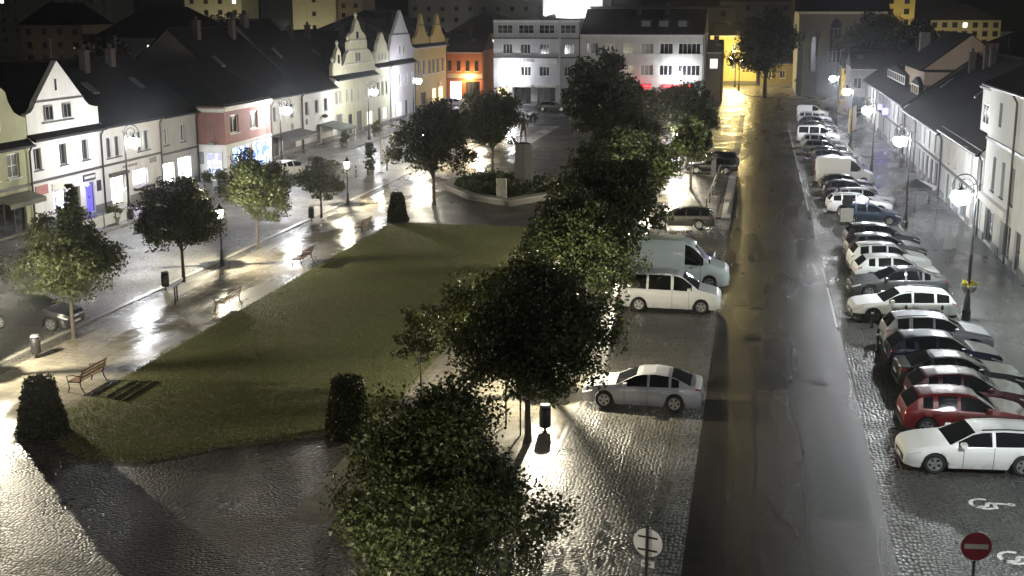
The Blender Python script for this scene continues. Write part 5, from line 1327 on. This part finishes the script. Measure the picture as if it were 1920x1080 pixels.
h = thing('planter_wall', 'low pale stone ring wall around the monument bed', 'low wall', (MX, MY, 0), 0)
ring = [(-6.6, 3.4), (-6.0, -1.5), (-3.0, -6.3), (.6, -8.8), (3.4, -4.2), (3.0, 2.2), (.4, 6.2), (-4.0, 8.4)]
b = MB()
cx = sum(p_[0] for p_ in ring) / 8; cy_ = sum(p_[1] for p_ in ring) / 8
inn = [(cx + (px - cx) * .9, cy_ + (py - cy_) * .9) for px, py in ring]
for i in range(8):
    j = (i + 1) % 8
    A, B_, C_, D_ = ring[i], ring[j], inn[j], inn[i]
    b.loft([[(q[0], q[1], z) for q in (A, B_, C_, D_)] for z in (0, .38)], False, True)
b.build('wall', stucco('wall stone', (.13, .125, .11)), h)
b = MB()
for i in range(8):
    j = (i + 1) % 8
    ex = lambda p_, f: (cx + (p_[0] - cx) * f, cy_ + (p_[1] - cy_) * f)
    b.loft([[(q[0], q[1], z) for q in (ex(ring[i], 1.02), ex(ring[j], 1.02), ex(ring[j], .87), ex(ring[i], .87))] for z in (.382, .46)])
b.build('coping', M('coping stone', (.17, .165, .145), .5), h)
g = np.random.default_rng(61)
t_ = g.uniform(0, 1, 260); ang = g.uniform(0, 6.283, 260)
C = np.stack([cx + np.cos(ang) * np.sqrt(t_) * 3.6, cy_ + np.sin(ang) * np.sqrt(t_) * 5.4, g.uniform(.2, .85, 260)], 1)
V, F = leaves(C, 26, .16, g, np.full(260, .22))
o = npmesh('ground_cover', V, F, m_leaf2); o.location = (MX, MY, 0); o['kind'] = 'stuff'; tag(o, 'dark low shrubs filling the bed around the monument', 'shrubs')
h = thing('stele', 'pale upright stone slab in front of the monument', 'stone slab', (-18.2, 88.3, 0), R(8))
b = MB(); b.bevbox(-.5, -.3, 0, .5, .3, .18, .03); b.build('foot', m_gran, h)
b = MB(); b.bevbox(-.38, -.1, .181, .38, .1, 1.75, .03); b.build('slab', M('pale stone slab', (.42, .42, .38), .5, var=.2), h)
# railing and post on the kerbed island
h = thing('railing', 'low steel railing along the pale kerbed island', 'railing', (-3.1, 86.2, .1), 0)
b = MB(); b.tube([(0, 0, .85), (.35, 20, .85)], .05, 6); b.tube([(0, 0, .45), (.35, 20, .45)], .03, 6); b.build('rail', m_zinc, h)
for i in range(6):
    b = MB(); b.tube([(.07 * i, 4 * i, 0), (.07 * i, 4 * i, .85)], .04, 6); b.build('post', m_black, h)
h = thing('info_column', 'grey rectangular column beside the black cars', 'column', (-3.3, 105.6, .1), 0)
b = MB(); b.bevbox(-.2, -.2, 0, .2, .2, 1.75, .03); b.build('column', m_gf, h); b = MB(); b.bevbox(-.24, -.24, 1.752, .24, .24, 1.84, .03); b.build('cap', m_zinc, h)
# left pavement things
h = thing('arched_sign', 'white arched display sign on the left pavement', 'sign stand', (-42.0, 76.6, .12), R(80))
b = MB(); b.tube([(-.3, 0, .1), (-.3, 0, 1.5)] + [(-.3 * math.cos(t), 0, 1.5 + .4 * math.sin(t)) for t in np.linspace(0.2, math.pi, 8)] + [(.3, 0, .1)], .05, 6); b.build('frame', m_wf, h)
b = MB(); b.prism([(-.25, .3), (.25, .3), (.25, 1.5), (.15, 1.75), (0, 1.84), (-.15, 1.75), (-.25, 1.5)], -.015, .015); b.build('panel', M('banner cloth', (.4, .39, .36), .7), h)
b = MB(); b.bevbox(-.4, -.3, 0, .4, .3, .1, .03); b.build('foot', m_stone, h)
for i in range(5):
    h = thing('windbreak_panel', 'low white terrace screen on the left kerb', 'screen', (-41.0, 67.9 + i * 1.5, .12), R(90), 'white terrace screens')
    b = MB(); b.box(-.68, -.02, .12, .68, .02, .85); b.build('panel', M('screen glass', (.5, .52, .52), .25), h)
    for u in (-.69, .69):
        b = MB(); b.tube([(u, 0, 0), (u, 0, .95)], .03, 6); b.build('post', m_gf, h)
def planter(label, x, y, sd, hh=.9, r=.55, z=.12):
    h = thing('planter', label, 'planter', (x, y, z), 0, 'potted shrubs')
    b = MB(); b.lathe([(r * .6, 0), (r * .8, .4), (r * .85, .45), (r * .7, .43)], 12); b.build('pot', m_stone, h, 40)
    g = np.random.default_rng(sd); C = g.normal(0, 1, (40, 3)) * [r * .45, r * .45, hh * .28] + [0, 0, .45 + hh * .5]
    V, F = leaves(C, 26, .12, g, np.full(40, .1)); o = npmesh('foliage', V, F, m_leaf); o.parent = h
for i, (x, y, lb, hh) in enumerate(((-42.6, 86.6, 'potted shrub under the first bright shop window', 1.0), (-42.4, 90.2, 'potted shrub under the second bright shop window', 1.0), (-42.2, 92.4, 'smaller potted shrub at the grey house corner', .7), (-41.3, 73.4, 'potted flowers by the blue lit shop window', .7), (-41.0, 77.8, 'potted flowers by the arched sign', .6), (-41.5, 121, 'potted shrub at the terrace awning', 1.1), (-41.5, 132, 'potted shrub before the cream renaissance house', 1.2))):
    planter(lb, x, y, 70 + i, hh)
h = thing('columnar_shrub', 'narrow dark columnar shrub in a tub beside the white banner', 'shrub', (-32.5, 101.4, 0), 0)
b = MB(); b.lathe([(.3, 0), (.36, .4), (.3, .4)], 12); b.build('tub', m_stone, h, 40)
g = np.random.default_rng(88); z = g.uniform(.4, 2.7, 120); C = np.stack([g.normal(0, .16, 120), g.normal(0, .16, 120), z], 1); V, F = leaves(C, 25, .13, g, np.full(120, .1)); o = npmesh('foliage', V, F, m_leaf2); o.parent = h
h = thing('feather_banner', 'tall white feather banner at the left crossing', 'banner', (-31.9, 102.6, 0), R(60))
b = MB(); b.tube([(0, 0, .06), (0, 0, 2.6), (.1, 0, 2.95), (.25, 0, 3.05)], .02, 6); b.build('pole', m_zinc, h)
b = MB(); b.prism([(.025, .6), (.42, .6), (.5, 2.0), (.4, 2.75), (.26, 3.0), (.1, 2.9), (.025, 2.6)], -.006, .006); b.build('cloth', M('banner white', (.6, .6, .6), .7), h)
b = MB(); b.lathe([(.3, 0), (.28, .06), (.03, .07)], 12); b.build('foot', m_stone, h)
# right pavement things
h = thing('parasol', 'dark cafe parasol with white stripes on the right pavement', 'parasol', (11.1, 88.0, .09), 0)
b = MB(); b.tube([(0, 0, 0), (0, 0, 2.4)], .03, 8); b.build('pole', m_zinc, h)
b = MB()
for k in range(8):
    a0, a1 = k * math.pi / 4, (k + 1) * math.pi / 4
    P0 = [(0, 0, 2.45), (1.35 * math.cos(a0), 1.35 * math.sin(a0), 1.95), (1.35 * math.cos(a1), 1.35 * math.sin(a1), 1.95)]
    q_ = int(k in (0, 7)); b.face(P0, q_); b.face([P0[1], (P0[1][0], P0[1][1], 1.75), (P0[2][0], P0[2][1], 1.75), P0[2]], q_)
b.build('canopy', [m_trimc, m_sw], h)
h = thing('a_board', 'small white A-board on the right pavement', 'sign stand', (11.6, 75.0, .09), R(-30))
b = MB(); b.loft([[(-.28, y_, z_), (.28, y_, z_), (.28, y_ + .03, z_), (-.28, y_ + .03, z_)] for y_, z_ in ((-.28, 0), (-.03, .95))]); b.loft([[(-.28, y_, z_), (.28, y_, z_), (.28, y_ + .03, z_), (-.28, y_ + .03, z_)] for y_, z_ in ((.25, 0), (.001, .95))]); b.build('panel', m_sw, h)
h = thing('kiosk_hoarding', 'yellow advertising panel standing on the right pavement', 'panel', (10.9, 146, .09), R(-100))
b = MB(); b.bevbox(-3.2, -.1, .3, 3.2, .1, 3.0, .05); b.build('panel', M('panel yellow', (.55, .42, .10), .5), h)
for u in (-2.8, 2.8):
    b = MB(); b.tube([(u, 0, 0), (u, 0, .301)], .06, 6); b.build('leg', m_zinc, h)
h = thing('hanging_basket', 'yellow flower baskets on the nearest right lamp post', 'flower basket', (9.8, 57.2, 0), 0)
b = MB()
for s in (-.16, .16): b.lathe([(.02, 1.35), (.18, 1.5), (.22, 1.68), (.2, 1.7)], 10, (s, 0, 0))
b.tube([(-.3, 0, 1.72), (.3, 0, 1.72)], .015, 5); b.build('bowl', m_gf, h, 40)
g = np.random.default_rng(90); C = np.concatenate([g.normal(0, .055, (16, 3)) + [s * .5, 0, 1.75] for s in (-.3, .3)]); V, F = leaves(C, 16, .1, g, np.full(32, .06)); o = npmesh('flowers', V, F, leafmat('yellow petals', (.3, .25, .03), .3)); o.parent = h
for i, (x, y) in enumerate(((12.6, 92.6), (12.9, 94.4), (12.3, 86.2))):
    h = thing('cafe_table', 'folded cafe table on the right pavement near the parasol', 'table', (x, y, .09), 0, 'cafe tables near the parasol')
    b = MB(); b.lathe([(.35, .72), (.35, .75)], 14); b.build('table_top', m_gf, h); b = MB(); b.lathe([(.22, 0), (.03, .03), (.03, .719)], 10); b.build('leg', m_zinc, h)

# ------------------------------------------------------------------ damp night air
hb = MB(); hb.box(-265, -15, -1.2, 130, 420, 30)
m = bpy.data.materials.new('haze'); m.use_nodes = True
nt = m.node_tree; nt.nodes.clear()
o_ = nd(nt, 'ShaderNodeOutputMaterial'); v_ = nd(nt, 'ShaderNodeVolumePrincipled')
v_.inputs['Color'].default_value = (.9, .93, 1, 1); v_.inputs['Density'].default_value = .0003; v_.inputs['Anisotropy'].default_value = .95
nt.links.new(v_.outputs[0], o_.inputs['Volume'])
hz = hb.build('haze', m); hz['kind'] = 'stuff'; tag(hz, 'thin damp night haze glowing round the lamps of the square', 'haze')
